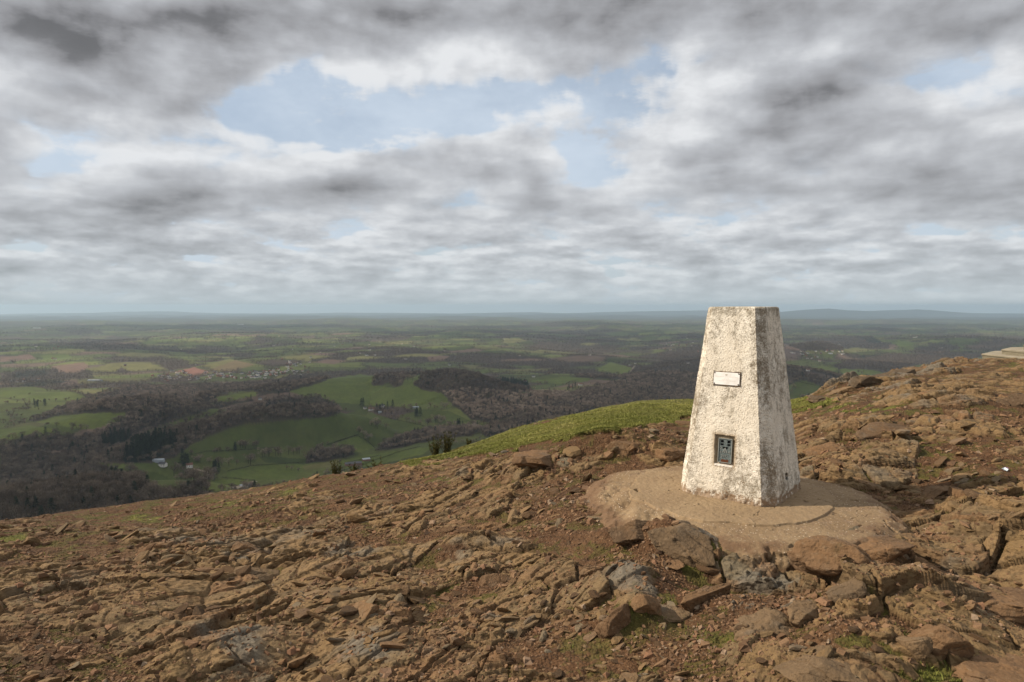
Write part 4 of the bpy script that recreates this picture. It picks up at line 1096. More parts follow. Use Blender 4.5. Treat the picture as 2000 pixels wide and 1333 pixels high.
    m6, t, b = material('dark_fixing'); b.inputs['Base Color'].default_value = (0.055, 0.040, 0.028, 1)
    m7, t, b = material('plaque_mortar')
    C = t.new('ShaderNodeTexCoord').outputs['Object']
    t.l.new(t.mix(t.step(t.noise(C, 90, 4, 0.6), 0.4, 0.65), (0.075, 0.048, 0.028), (0.24, 0.17, 0.10)), b.inputs['Base Color'])
    # ragged mortar bed
    g = np.random.default_rng(61); nn = 120
    ang = np.linspace(0, 2 * math.pi, nn, endpoint=False)
    rx = np.clip(np.cos(ang) * 2.2, -1, 1) * (pw + 0.0045 + g.uniform(-0.0016, 0.0024, nn)); ry = np.clip(np.sin(ang) * 2.2, -1, 1) * (ph + 0.0050 + g.uniform(-0.0016, 0.003, nn))
    V_ = np.concatenate([np.stack([rx, ry, np.full(nn, -0.006)], 1), np.stack([rx * 0.985, ry * 0.98, np.full(nn, 0.0022) + g.uniform(-0.0008, 0.0008, nn)], 1), [[0, 0, 0.0022]]])
    Q_ = grid_quads(2, nn, wrap=True)
    T_ = np.stack([nn + np.arange(nn), nn + np.roll(np.arange(nn), -1), np.full(nn, 2 * nn)], 1)
    new_mesh('mortar_bed', V_, quads=Q_, tris=T_, mat=m7, parent=pq)
    for sx_ in (-1, 1):
        for sy_ in (-1, 1):
            V_, T_ = ICO[2]
            s_ = new_mesh('screw', V_ * np.array([0.0048, 0.0048, 0.003]), tris=T_, mat=m6, parent=pq, smooth=True)
            s_.location = (sx_ * (pw - 0.007), sy_ * (ph - 0.0065), 0.0062)
    m8, t, b = material('engraving'); b.inputs['Base Color'].default_value = (0.50, 0.45, 0.38, 1)
    # lines of engraving too fine to read: word-length dashes, and a little crest
    bx = []; g = np.random.default_rng(62)
    for (yy_, half, hh) in ((0.26, 0.86, 0.0016), (0.04, 0.20, 0.0014), (-0.16, 0.32, 0.0014), (-0.36, 0.68, 0.0014), (-0.56, 0.24, 0.0014), (-0.74, 0.18, 0.0013)):
        x_ = -half * pw
        while x_ < half * pw:
            w_ = g.uniform(0.004, 0.013)
            bx.append((x_, min(x_ + w_, half * pw), yy_ * ph - hh / 2, yy_ * ph + hh / 2, 0.0055, 0.00625, 0.0)); x_ += w_ + 0.0028
    V_, Q_ = boxes(bx)
    new_mesh('engraved_lines', V_, quads=Q_, mat=m8, parent=pq)
    V_, T_ = ICO[2]
    cr = new_mesh('crest', V_ * np.array([0.009, 0.0055, 0.0008]), tris=T_, mat=m8, parent=pq); cr.location = (-0.002, ph * 0.60, 0.0062)
build_pillar()

# ------------------------------------------------------------------ octagonal stone steps at the right
def build_steps():
    root = empty('stone_steps', (13.88, 16.5, -0.12))
    tag(root, 'pale octagonal stone steps at the hilltop by the right edge of the picture', 'steps')
    m, t, b = material('pale_step_stone')
    tc = t.new('ShaderNodeTexCoord'); P = tc.outputs['Object']
    n = t.noise(P, 5, 6, 0.62); n2 = t.noise(t.v('MULTIPLY', P, (1, 1, 0.8)), 4, 6, 0.65)
    c = t.mix(t.step(n, 0.35, 0.68), (0.27, 0.23, 0.165), (0.35, 0.305, 0.225))
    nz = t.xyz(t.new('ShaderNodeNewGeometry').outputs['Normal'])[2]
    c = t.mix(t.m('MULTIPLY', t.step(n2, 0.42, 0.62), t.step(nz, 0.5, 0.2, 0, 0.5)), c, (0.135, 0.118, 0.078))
    c = t.mix(t.step(t.noise(P, 40, 4, 0.6), 0.58, 0.72, 0, 0.5), c, (0.20, 0.165, 0.115))
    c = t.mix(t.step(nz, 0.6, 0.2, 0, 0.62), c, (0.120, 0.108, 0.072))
    t.l.new(c, b.inputs['Base Color']); bump(t, b, t.noise(P, 45, 5, 0.6), 0.006, 0.7)
    for i, (ap, z0, z1) in enumerate(((1.95, -0.20, 0.128), (1.57, 0.128, 0.250), (1.15, 0.250, 0.372))):
        Rr = ap / math.cos(math.pi / 8)
        V = []; Q = []
        ns = 12                         # stations along each side, so the arris can be worn
        lv = [(z0, 0.02), (z1 - 0.045, 0.018), (z1 - 0.040, 0.0), (z1 - 0.014, 0.0), (z1 - 0.004, 0.004), (z1, 0.014)]
        g = np.random.default_rng(70 + i)
        for (z, ins) in lv:
            for k in range(8):
                a = math.pi / 8 + k * math.pi / 4; b_ = a + math.pi / 4
                p0 = np.array([math.cos(a), math.sin(a)]) * (Rr - ins); p1 = np.array([math.cos(b_), math.sin(b_)]) * (Rr - ins)
                for j in range(ns):
                    p = p0 + (p1 - p0) * j / ns
                    joint = 0.006 if j == ns // 2 else 0.0
                    wob = g.uniform(-0.003, 0.003) - joint
                    rr = p / np.linalg.norm(p)
                    V.append((p[0] + rr[0] * wob, p[1] + rr[1] * wob, z + (g.uniform(-0.002, 0.001) if z > z0 else 0)))
        nt = 8 * ns
        Q = grid_quads(len(lv), nt, wrap=True)
        V.append((0, 0, z1)); c_ = len(V) - 1
        T = [(c_, 5 * nt + k, 5 * nt + (k + 1) % nt) for k in range(nt)]
        new_mesh('step', np.array(V), quads=Q, tris=np.array(T), mat=m, parent=root)
build_steps()

# ------------------------------------------------------------------ broom shrubs on the brow of the hill
def shrub_material(name, stops):
    m, t, b = material(name)
    t.l.new(t.ramp(t.attr('tint'), stops), b.inputs['Base Color'])
    return m
BROOM = shrub_material('broom_twigs', [(0, (0.020, 0.014, 0.007)), (0.5, (0.050, 0.040, 0.012)), (1, (0.105, 0.085, 0.022))])
BROOM_LEAF = shrub_material('broom_leaves', [(0, (0.022, 0.024, 0.006)), (0.5, (0.055, 0.054, 0.012)), (1, (0.120, 0.100, 0.024))])
def broom(px, py, hgt, wid, ns, seed, lab, leafy=1.0, back=0.5):
    g = np.random.default_rng(seed)
    u, v = pix_ray(px, py)
    phi = math.atan(u); rs = float(np.interp(phi, _pg, _rg)) + back
    x0, y0 = rs * math.sin(phi), rs * math.cos(phi)
    root = empty('broom_shrub', (x0, y0, float(hz(x0, y0)[0]) - 0.02))
    tag(root, lab, 'shrub', 'shrubs on the brow of the hill')
    V, Q, tv = [], [], []; LV, LT, lt = [], [], []
    for s in range(ns):
        base = g.normal(0, wid * 0.10, 2); topo = base * 1.0 + g.normal(0, wid * 0.5, 2)
        if abs(topo[0]) < wid * 0.12: topo[0] += math.copysign(wid * 0.12, topo[0])
        hh = hgt * g.uniform(0.45, 1.0); n = 6
        w0 = 0.006
        tn = g.uniform()
        prev = None
        for k in range(n + 1):
            f = k / n
            p = np.array([base[0] + (topo[0] - base[0]) * f ** 0.8 + g.normal(0, 0.006), base[1] + (topo[1] - base[1]) * f ** 0.8 + g.normal(0, 0.006), hh * f])
            w = w0 * (1 - 0.8 * f)
            n0 = len(V)
            V += [(p[0] - w, p[1], p[2]), (p[0] + w * 0.5, p[1] - w * 0.8, p[2]), (p[0] + w * 0.5, p[1] + w * 0.8, p[2])]
            tv += [tn] * 3
            if prev is not None:
                for a in range(3): Q.append((prev + a, prev + (a + 1) % 3, n0 + (a + 1) % 3, n0 + a))
            prev = n0
            if f > 0.15:
                for l in range(int(7 * leafy)):
                    d = g.normal(0, 1, 3); d[2] = abs(d[2]) * 1.6 + 0.4; d /= np.linalg.norm(d)
                    L = g.uniform(0.020, 0.050); side = np.cross(d, g.normal(size=3)); side = side / np.linalg.norm(side) * 0.0045
                    m0 = len(LV); q = p + g.normal(0, 0.009, 3)
                    LV += [tuple(q - side), tuple(q + side), tuple(q + d * L)]; LT.append((m0, m0 + 1, m0 + 2)); lt += [np.clip(g.normal(0.45, 0.25), 0, 1)] * 3
    new_mesh('stems', np.array(V), quads=np.array(Q), mat=BROOM, parent=root, attrs=dict(tint=np.array(tv)))
    new_mesh('leaves', np.array(LV), tris=np.array(LT), mat=BROOM_LEAF, parent=root, attrs=dict(tint=np.array(lt)))
broom(850, 890, 0.34, 0.105, 18, 81, 'dark upright broom shrub, left of the pair at the end of the grass bank', 1.2, 0.25)
broom(873, 886, 0.44, 0.115, 20, 82, 'taller right broom shrub of the pair at the end of the grass bank', 1.2, 0.3)
broom(656, 932, 0.27, 0.11, 12, 83, 'bushy olive broom shrub before the grey farm shed', 1.4, 0.4)
broom(694, 924, 0.20, 0.08, 9, 84, 'small thin broom sprig right of the grey farm shed', 1.0, 0.25)
broom(736, 915, 0.22, 0.14, 10, 85, 'sparse broom sprigs between the farm shed and the dark pair of shrubs', 0.8, 0.3)
broom(915, 872, 0.10, 0.06, 7, 86, 'tiny pale shoot on the grass bank right of the dark pair of shrubs', 0.6, 0.2)

# ------------------------------------------------------------------ scrap of litter on the slope
def build_litter():
    p = ground_at(1962, 921)
    g = np.random.default_rng(91); n = 14
    u = np.linspace(-1, 1, n); U, W = np.meshgrid(u, u)
    x = U * 0.022; y = W * 0.016; z = 0.007 + 0.007 * fbm(U.ravel() * 1.4, W.ravel() * 1.4, 3, 92).reshape(n, n) + 0.012 * np.maximum(0, U)
    V = np.stack([x.ravel(), y.ravel(), z.ravel()], 1); V2 = V.copy(); V2[:, 2] -= 0.0008
    q = grid_quads(n, n)
    m, t, b = material('foil_wrapper')
    C = t.new('ShaderNodeTexCoord').outputs['Object']
    c = t.mix(t.step(t.xyz(C)[0], 0.017, 0.019), (0.62, 0.68, 0.72), (0.16, 0.06, 0.16))
    t.l.new(c, b.inputs['Base Color']); b.inputs['Roughness'].default_value = 0.35
    o = new_mesh('litter_scrap', np.concatenate([V, V2]), quads=np.concatenate([q, q[:, ::-1] + n * n]), mat=m, smooth=True)
    o.location = p + Vector((0, 0, 0.006)); o.rotation_euler = (0.25, 0.1, 0.5)
    tag(o, 'tiny pale blue wrapper scrap lying on the slope at the right', 'litter')
build_litter()
# ------------------------------------------------------------------ the country below
RE = 6371000.0
def _ridge(pts, w, wb=None):
    """(px, py, range y) along a crest -> world polyline"""
    out = []
    for px, py, d in pts:
        u, v = pix_ray(px, py); out.append((float(u) * d, d, HC - float(v) * d))
    return (np.array(out), w, wb or w)
RIDGES = [
 _ridge([(395, 792, 1900), (450, 773, 2000), (530, 758, 2100), (600, 747, 2200), (650, 741, 2280), (720, 737, 2350), (800, 734, 2330), (880, 727, 2230), (950, 748, 2130), (1010, 772, 2030), (1070, 792, 1950), (1130, 812, 1850)], 300, 200),
 _ridge([(60, 842, 1480), (150, 815, 1560), (210, 790, 1620), (280, 778, 1660), (350, 785, 1720), (400, 800, 1760)], 130, 140),
 _ridge([(265, 875, 1230), (330, 852, 1290), (400, 830, 1370), (480, 808, 1450), (560, 797, 1540), (640, 797, 1610), (680, 810, 1640)], 90, 95),
 _ridge([(1600, 668, 4600), (1370, 706, 3500), (1300, 728, 3100), (1230, 752, 2700), (1150, 775, 2350), (1080, 800, 2050), (1000, 825, 1800), (940, 850, 1600)], 160, 190),
 _ridge([(1480, 712, 2900), (1560, 722, 2700), (1620, 748, 2450), (1660, 775, 2250)], 160, 220),
 _ridge([(1660, 720, 3900), (1760, 704, 4150), (1860, 698, 4350), (1960, 694, 4500)], 240, 260),
 _ridge([(1660, 684, 5400), (1760, 678, 5600), (1880, 672, 5800), (2000, 672, 5900)], 260, 300),
 _ridge([(1540, 668, 6700), (1620, 661, 6900), (1700, 668, 6800), (1740, 676, 6700)], 300, 350),
 _ridge([(1140, 694, 4300), (1190, 700, 4200), (1230, 716, 4000)], 170, 200),
 _ridge([(845, 742, 2120), (880, 729, 2130), (930, 742, 2100)], 120, 110), _ridge([(735, 742, 2250), (765, 735, 2260)], 90, 90), _ridge([(430, 775, 1950), (420, 768, 1960)], 110, 110),
 _ridge([(20, 985, 640), (120, 968, 690), (220, 948, 760), (290, 950, 800)], 160, 200),
 _ridge([(680, 670, 6200), (780, 664, 6600), (880, 668, 6400), (960, 672, 6300)], 350, 350),
 _ridge([(1080, 633, 11500), (1120, 629, 11800), (1180, 633, 11500)], 500, 500),
 _ridge([(0, 660, 8000), (200, 655, 8500), (420, 662, 8000), (560, 656, 8800)], 300, 350),
 _ridge([(0, 641, 12500), (160, 637, 13000), (330, 641, 12800), (560, 640, 12500), (800, 642, 12000)], 600, 600),
 _ridge([(-150, 629, 17500), (60, 627, 18000), (120, 626, 18000), (240, 633, 17500)], 900, 900),
 _ridge([(180, 633, 16500), (300, 631, 16800), (420, 629, 16500), (530, 624, 16500), (570, 627, 16400), (760, 629, 16500)], 800, 800),
 _ridge([(820, 625, 21000), (1000, 624, 22000), (1200, 624, 21000), (1380, 622, 22000)], 1200, 1200),
 _ridge([(1540, 632, 14500), (1640, 626, 15500), (1800, 625, 16000), (1950, 625, 16000), (2100, 626, 16000)], 800, 800),
 _ridge([(1530, 611, 27000), (1580, 605, 27500), (1612, 602.5, 27500), (1650, 606, 27500), (1690, 608, 28000), (1750, 606, 28500), (1800, 604, 28500), (1850, 609, 28500), (1900, 612, 28500), (2050, 613, 28500)], 1600, 1600),
 _ridge([(-200, 613.5, 37000), (60, 612.5, 37000), (180, 611.5, 36000), (240, 609.0, 36000), (330, 608.5, 36000), (400, 612.0, 36000), (560, 613.5, 36000), (660, 611.0, 36000), (800, 611.5, 37000), (900, 613.0, 37000)], 2200, 2200),
 _ridge([(880, 613.5, 33000), (960, 611.0, 33000), (1040, 610.0, 33000), (1110, 612.5, 33000), (1200, 609.5, 34000), (1300, 607.5, 34000), (1390, 606.5, 34000), (1480, 607.5, 34000)], 2000, 2000),
]
def valley(x, y):
    r = np.hypot(x, y)
    curv = r * r / (2 * RE)
    k = sstep(r, 2500, 6000)
    base = -322 + (16 * fbm(x / 900, y / 900, 4, 601)) + k * (42 * fbm(x / 2600, y / 2600, 3, 607) + 26 * fbm(x / 1150, y / 1150, 3, 609)) + sstep(r, 9000, 16000) * 26 * fbm(x / 5200, y / 4200, 4, 613)
    base = base + 40 * sstep(1500 - r, 0, 700)
    z = base - curv
    top = np.full(x.shape, -1e9)
    for pts, w, wb in RIDGES:
        best = np.full(x.shape, 1e18); cz = np.zeros(x.shape); sd = np.zeros(x.shape)
        for (a, b) in zip(pts[:-1], pts[1:]):
            d = b[:2] - a[:2]; L2 = (d ** 2).sum()
            t = np.clip(((x - a[0]) * d[0] + (y - a[1]) * d[1]) / L2, 0, 1)
            qx = x - a[0] - t * d[0]; qy = y - a[1] - t * d[1]
            dd = qx * qx + qy * qy
            m = dd < best
            best = np.where(m, dd, best); cz = np.where(m, a[2] + t * (b[2] - a[2]), cz); sd = np.where(m, qy, sd)
        ww = np.where(sd < 0, w, wb) * (1 + 0.25 * fbm(x / (w * 2.2), y / (w * 2.2), 2, 621))
        g = np.exp(-best / ww ** 2)
        top = np.maximum(top, z + (cz - z) * g)
    z = np.maximum(z, top)
    hb = hill_base(x, y)
    # foot of our own hill
    f = sstep(r, 420, 900)
    return np.where(r < 1200, np.maximum(z, np.where(hb > -330, hb, -330)), z)
def valley_hit(px, py):
    """points of the country seen at photo pixels (arrays)"""
    px = np.atleast_1d(np.asarray(px, float)); py = np.atleast_1d(np.asarray(py, float))
    u, v = pix_ray(px, py)
    d = np.geomspace(150, 60000, 900)
    X = u[:, None] * d; Y = np.tile(d, (len(px), 1))
    Z = valley(X.ravel(), Y.ravel()).reshape(X.shape)
    hit = (HC - v[:, None] * d) <= Z
    k = np.argmax(hit, 1); ok = hit.any(1)
    k0 = np.maximum(k - 1, 0)
    lo, hi = d[k0], d[k]
    for _ in range(18):
        mid = (lo + hi) / 2
        zz = valley(u * mid, mid)
        b = (HC - v * mid) <= zz
        hi = np.where(b, mid, hi); lo = np.where(b, lo, mid)
    return u * hi, hi, valley(u * hi, hi), ok

# the woods and the fields that can be told apart, outlined on the photograph
Z3 = lambda pts: [(x / 2.857, 680 + y / 2.857) for x, y in pts]
Z4 = lambda pts: [(600 + x / 2.5, 680 + y / 2.5) for x, y in pts]
Z7 = lambda pts: [(1550 + x / 3.702, 640 + y / 3.702) for x, y in pts]
WOODS = [
 Z3([(0, 580), (200, 570), (420, 610), (560, 650), (690, 690), (760, 740), (820, 790), (900, 830), (1100, 790), (1180, 800), (1160, 830), (900, 900), (600, 1000), (0, 1060)]),
 Z3([(0, 545), (130, 520), (330, 480), (440, 500), (560, 480), (620, 440), (700, 410), (760, 440), (1000, 350), (1240, 300), (1440, 290), (1180, 345), (960, 410), (760, 480), (740, 500), (900, 460), (1100, 400), (1300, 345), (1480, 300), (1650, 275), (1800, 275), (1890, 320), (1890, 370), (1700, 400), (1500, 410), (1400, 420), (1300, 440), (1150, 500), (1010, 580), (980, 610), (850, 640), (680, 650), (560, 640), (420, 600), (300, 570), (100, 580), (0, 570)]),
 Z3([(150, 405), (300, 350), (480, 290), (600, 240), (760, 215), (900, 225), (1040, 225), (1180, 260), (1220, 290), (1180, 310), (1100, 320), (1060, 340), (960, 370), (860, 400), (700, 460), (600, 450), (620, 420), (720, 385), (700, 362), (560, 360), (420, 370), (300, 380), (200, 415)]),
 Z3([(1130, 235), (1250, 205), (1400, 195), (1500, 180), (1650, 145), (1850, 130), (2000, 125), (2000, 150), (1840, 170), (1760, 205), (1600, 245), (1440, 270), (1440, 240), (1290, 245), (1200, 275)]),
 Z4([(0, 135), (150, 120), (320, 100), (560, 98), (560, 130), (480, 140), (470, 180), (420, 190), (400, 170), (330, 190), (310, 170), (340, 140), (250, 128), (100, 130), (0, 150)]),
 Z4([(520, 175), (580, 120), (640, 98), (720, 96), (800, 110), (880, 150), (960, 160), (1080, 185), (1100, 210), (1000, 225), (860, 215), (740, 205), (640, 220), (560, 205)]),
 Z4([(660, 215), (740, 200), (860, 215), (1000, 225), (1280, 215), (1290, 250), (1180, 290), (1000, 340), (880, 365), (800, 350), (740, 300), (690, 260)]),
 Z4([(850, 400), (950, 370), (1020, 345), (1130, 300), (1240, 250), (1340, 205), (1500, 170), (1600, 130), (1700, 70), (1880, 30), (1960, 20), (1960, 330), (1400, 300), (1200, 370), (1000, 420), (860, 430)]),
 Z4([(0, 245), (80, 245), (140, 270), (160, 310), (140, 330), (60, 340), (0, 350)]),
 Z4([(330, 500), (380, 460), (520, 420), (600, 400), (700, 380), (820, 370), (850, 400), (800, 430), (620, 450), (500, 480), (400, 500)]),
 Z4([(0, 530), (60, 495), (180, 490), (240, 520), (120, 550), (0, 565)]),
 Z7([(-60, 300), (20, 290), (110, 350), (300, 390), (480, 370), (400, 410), (220, 430), (130, 400), (60, 380), (-60, 420)]),
 Z7([(280, 270), (440, 230), (640, 210), (850, 190), (1080, 180), (1370, 180), (1370, 215), (1100, 245), (900, 270), (780, 310), (640, 320), (480, 300), (330, 300)]),
 Z7([(-40, 130), (120, 110), (260, 80), (400, 90), (450, 120), (470, 70), (560, 70), (680, 120), (700, 150), (560, 160), (460, 145), (300, 165), (80, 170)]),
 Z7([(860, 150), (1000, 125), (1180, 130), (1200, 160), (1060, 175), (900, 180)]),
 [(0, 735), (40, 722), (110, 720), (130, 735), (60, 748), (0, 750)],
 [(300, 742), (380, 750), (420, 758), (330, 752)],
 [(1230, 700), (1280, 690), (1370, 672), (1370, 690), (1290, 702)],
]
CONIFER = [Z3([(560, 520), (640, 480), (740, 490), (720, 540), (640, 560), (560, 560)]), Z3([(690, 600), (760, 540), (900, 500), (1000, 500), (960, 570), (880, 610), (760, 640), (700, 640)]), Z4([(940, 150), (1080, 180), (1080, 195), (940, 170)]),
           Z7([(400, 210), (640, 190), (640, 202), (420, 222)]), Z7([(460, 70), (560, 66), (680, 120), (560, 110)]), [(30, 752), (90, 742), (140, 746), (60, 756)], Z3([(80, 140), (250, 120), (270, 150), (60, 165)])]
#  outline, colour
G0 = (0.072, 0.096, 0.022); G1 = (0.100, 0.135, 0.028); G2 = (0.125, 0.160, 0.034); G3 = (0.058, 0.080, 0.022); Y1 = (0.150, 0.150, 0.050); B1 = (0.175, 0.118, 0.080); B2 = (0.120, 0.082, 0.062)
FIELDS = [
 (Z3([(200, 415), (300, 385), (480, 365), (700, 362), (690, 395), (610, 425), (520, 455), (420, 450), (320, 430)]), G2),
 (Z3([(0, 455), (170, 432), (310, 455), (300, 485), (130, 510), (0, 512)]), G2),
 (Z3([(760, 490), (900, 430), (1100, 380), (1300, 348), (1260, 370), (1080, 410), (900, 470), (800, 500)]), G1),
 (Z3([(980, 600), (1160, 500), (1320, 440), (1560, 410), (1890, 375), (2000, 400), (2000, 470), (1820, 545), (1560, 555), (1320, 575), (1180, 575), (1040, 600)]), G0),
 (Z3([(1090, 300), (1230, 270), (1430, 240), (1430, 265), (1290, 295), (1180, 325), (1100, 330)]), G2),
 (Z4([(-130, 200), (0, 165), (110, 130), (340, 130), (320, 180), (420, 195), (500, 150), (560, 130), (520, 180), (560, 205), (660, 225), (680, 260), (500, 290), (250, 275), (100, 260), (0, 240)]), G1),
 (Z3([(1260, 690), (1480, 650), (1690, 640), (1700, 680), (1640, 730), (1430, 735), (1270, 720)]), G1),
 (Z3([(1180, 745), (1300, 728), (1400, 740), (1330, 790), (1160, 805)]), G2),
 (Z3([(690, 675), (860, 690), (960, 735), (1090, 745), (1080, 775), (870, 800), (780, 740)]), G0),
 (Z3([(980, 620), (1180, 575), (1450, 570), (1420, 640), (1150, 640), (1000, 660)]), G0),
 (Z3([(1440, 600), (1700, 620), (1900, 560), (2000, 540), (2000, 600), (1700, 650), (1480, 640)]), G3),
 (Z3([(1690, 660), (1800, 640), (1900, 620), (1880, 660), (1700, 680)]), Y1),
 (Z4([(0, 390), (160, 330), (260, 300), (420, 350), (640, 400), (560, 410), (420, 440), (320, 480), (200, 430), (60, 480), (0, 490)]), G0),
 (Z4([(100, 480), (240, 430), (330, 490), (260, 510), (180, 490)]), G1),
 (Z4([(160, 550), (300, 520), (460, 500), (620, 480), (560, 520), (400, 560), (170, 600)]), G1),
 (Z4([(450, 330), (560, 300), (700, 310), (800, 360), (660, 370), (480, 350)]), G0),
 (Z4([(840, 400), (980, 360), (1000, 390), (880, 420)]), G1),
 (Z4([(1060, 165), (1250, 140), (1400, 150), (1360, 165), (1200, 175)]), G1), (Z4([(1180, 195), (1300, 185), (1540, 170), (1480, 200), (1260, 215)]), Y1),
 (Z4([(810, 110), (890, 110), (880, 125), (820, 130)]), G1), (Z4([(1400, 110), (1480, 70), (1600, 100), (1560, 130), (1460, 120)]), G2),
 (Z4([(580, 45), (640, 38), (700, 42), (660, 60), (600, 65)]), B1), (Z4([(900, 60), (1100, 52), (1200, 60), (1000, 66)]), B1), (Z4([(970, 105), (1200, 100), (1180, 112), (1000, 115)]), Y1),
 (Z7([(0, 400), (60, 385), (300, 430), (400, 440), (300, 470), (100, 520), (0, 500)]), G0),
 (Z7([(120, 290), (200, 280), (330, 300), (280, 320), (160, 315)]), G2), (Z7([(320, 300), (460, 290), (640, 325), (560, 350), (380, 345)]), G2),
 (Z7([(60, 165), (300, 155), (480, 145), (600, 160), (400, 185), (100, 190)]), Y1), (Z7([(660, 100), (800, 95), (900, 120), (780, 140)]), G1), (Z7([(960, 215), (1100, 195), (1110, 215), (1000, 230)]), G2), (Z7([(10, 275), (80, 278), (70, 298), (20, 296)]), B1),
 ([(100, 715), (165, 708), (175, 718), (150, 729), (100, 727)], B1), ([(172, 720), (215, 712), (240, 716), (225, 727), (180, 727)], Y1), ([(0, 697), (60, 693), (72, 702), (0, 708)], B1), ([(75, 745), (150, 742), (155, 752), (90, 750)], B2), ([(80, 695), (130, 692), (145, 699), (90, 707)], G1),
 ([(230, 712), (290, 710), (330, 722), (250, 726)], Y1), ([(390, 716), (450, 701), (462, 706), (420, 720)], Y1), ([(410, 722), (460, 704), (500, 712), (450, 726)], (0.165, 0.130, 0.062)), ([(345, 725), (380, 718), (410, 728), (380, 734)], (0.24, 0.125, 0.085)),
 ([(540, 698), (600, 693), (650, 696), (600, 706)], Y1), ([(610, 708), (640, 702), (680, 705), (650, 712)], B1), ([(0, 765), (60, 760), (70, 768), (0, 778)], G1), ([(50, 775), (110, 765), (130, 772), (60, 782)], G1),
]
def field_map(x, y, z):
    """base colour, woodedness, hedge strength for points of the country"""
    r = np.hypot(x, y)
    px, py = to_pix(x, y, z)
    # mosaic of fields
    k_far = sstep(r, 2500, 6000)
    rot = R(24); ax = x * math.cos(rot) + y * math.sin(rot); ay = -x * math.sin(rot) + y * math.cos(rot)
    ax = ax + 60 * fbm(x / 420, y / 420, 3, 701); ay = ay + 60 * fbm(x / 420, y / 420, 3, 703)
    f1, f2, cx, cyy, _, _ = worley(ax / 250, ay / 180, 705, 0.85)
    edge = (f2 - f1) * 95
    tv = rnd2(cx, cyy, 707); sh = rnd2(cx, cyy, 709)
    pal = np.array([(0.070, 0.090, 0.026), (0.092, 0.118, 0.030), (0.120, 0.145, 0.038), (0.145, 0.145, 0.052), (0.160, 0.115, 0.080), (0.115, 0.086, 0.066)])
    ix = np.digitize(tv, [0.28, 0.55, 0.74, 0.86, 0.95])
    c = pal[ix] * (0.62 + 0.70 * sh)[..., None]
    big = fbm(x / 1500, y / 1500, 4, 711); w2 = fbm(x / 420, y / 420, 3, 713)
    wood = sstep(big * 0.75 + w2 * 0.55 + (rnd2(cx, cyy, 717) - 0.5) * 0.7, 0.13, 0.30)
    hedge = sstep(13 - edge, 0, 9)
    near = r < 2900
    wood = np.where(near, wood * 0.35 * (rnd2(cx, cyy, 719) > 0.6), wood)
    hedge = np.where(near, hedge * 0.9, hedge)
    front = y > 100
    jx = 5 * vnoise(x / 35, y / 35, 721); jy = 2.2 * vnoise(x / 35 + 9, y / 35, 723)
    con = np.zeros(x.shape, bool)
    for poly, col in FIELDS:
        m = in_poly(px + jx * 0.35, py + jy * 0.35, poly) & front
        c[m] = col; wood = np.where(m, 0, wood); hedge = np.where(m, hedge * 0.0, hedge)
    for poly in WOODS:
        m = in_poly(px + jx, py + jy, poly) & front
        wood = np.where(m, 1.0, wood)
    for poly in CONIFER:
        m = in_poly(px + jx, py + jy, poly) & front
        con |= m; wood = np.where(m, 1.0, wood)
    # drifts of tone in the grass
    n = fbm(x / 60, y / 60, 4, 731); n2 = fbm(x / 9, y / 25, 2, 733)
    c = c * (1 + 0.20 * n + 0.10 * n2 * (r < 2500))[..., None]
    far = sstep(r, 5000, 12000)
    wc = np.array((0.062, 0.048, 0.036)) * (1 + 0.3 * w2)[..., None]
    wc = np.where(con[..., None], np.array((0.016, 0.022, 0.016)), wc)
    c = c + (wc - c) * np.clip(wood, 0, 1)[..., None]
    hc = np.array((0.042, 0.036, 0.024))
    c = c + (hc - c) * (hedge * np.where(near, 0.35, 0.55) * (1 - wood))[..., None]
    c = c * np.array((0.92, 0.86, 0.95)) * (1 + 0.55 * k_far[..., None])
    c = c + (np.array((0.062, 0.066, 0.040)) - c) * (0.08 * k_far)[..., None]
    c = c + (np.array((0.075, 0.072, 0.052)) - c) * (0.55 * sstep(r, 6000, 13000))[..., None]  # greyed with distance: haze put into the ground colour
    c = c + (np.array((0.040, 0.048, 0.050)) - c) * (0.8 * sstep(r, 15000, 24000))[..., None]  # farthest hills tinted blue-grey, haze painted into their colour
    return np.clip(c, 0.004, 1), wood, hedge, con

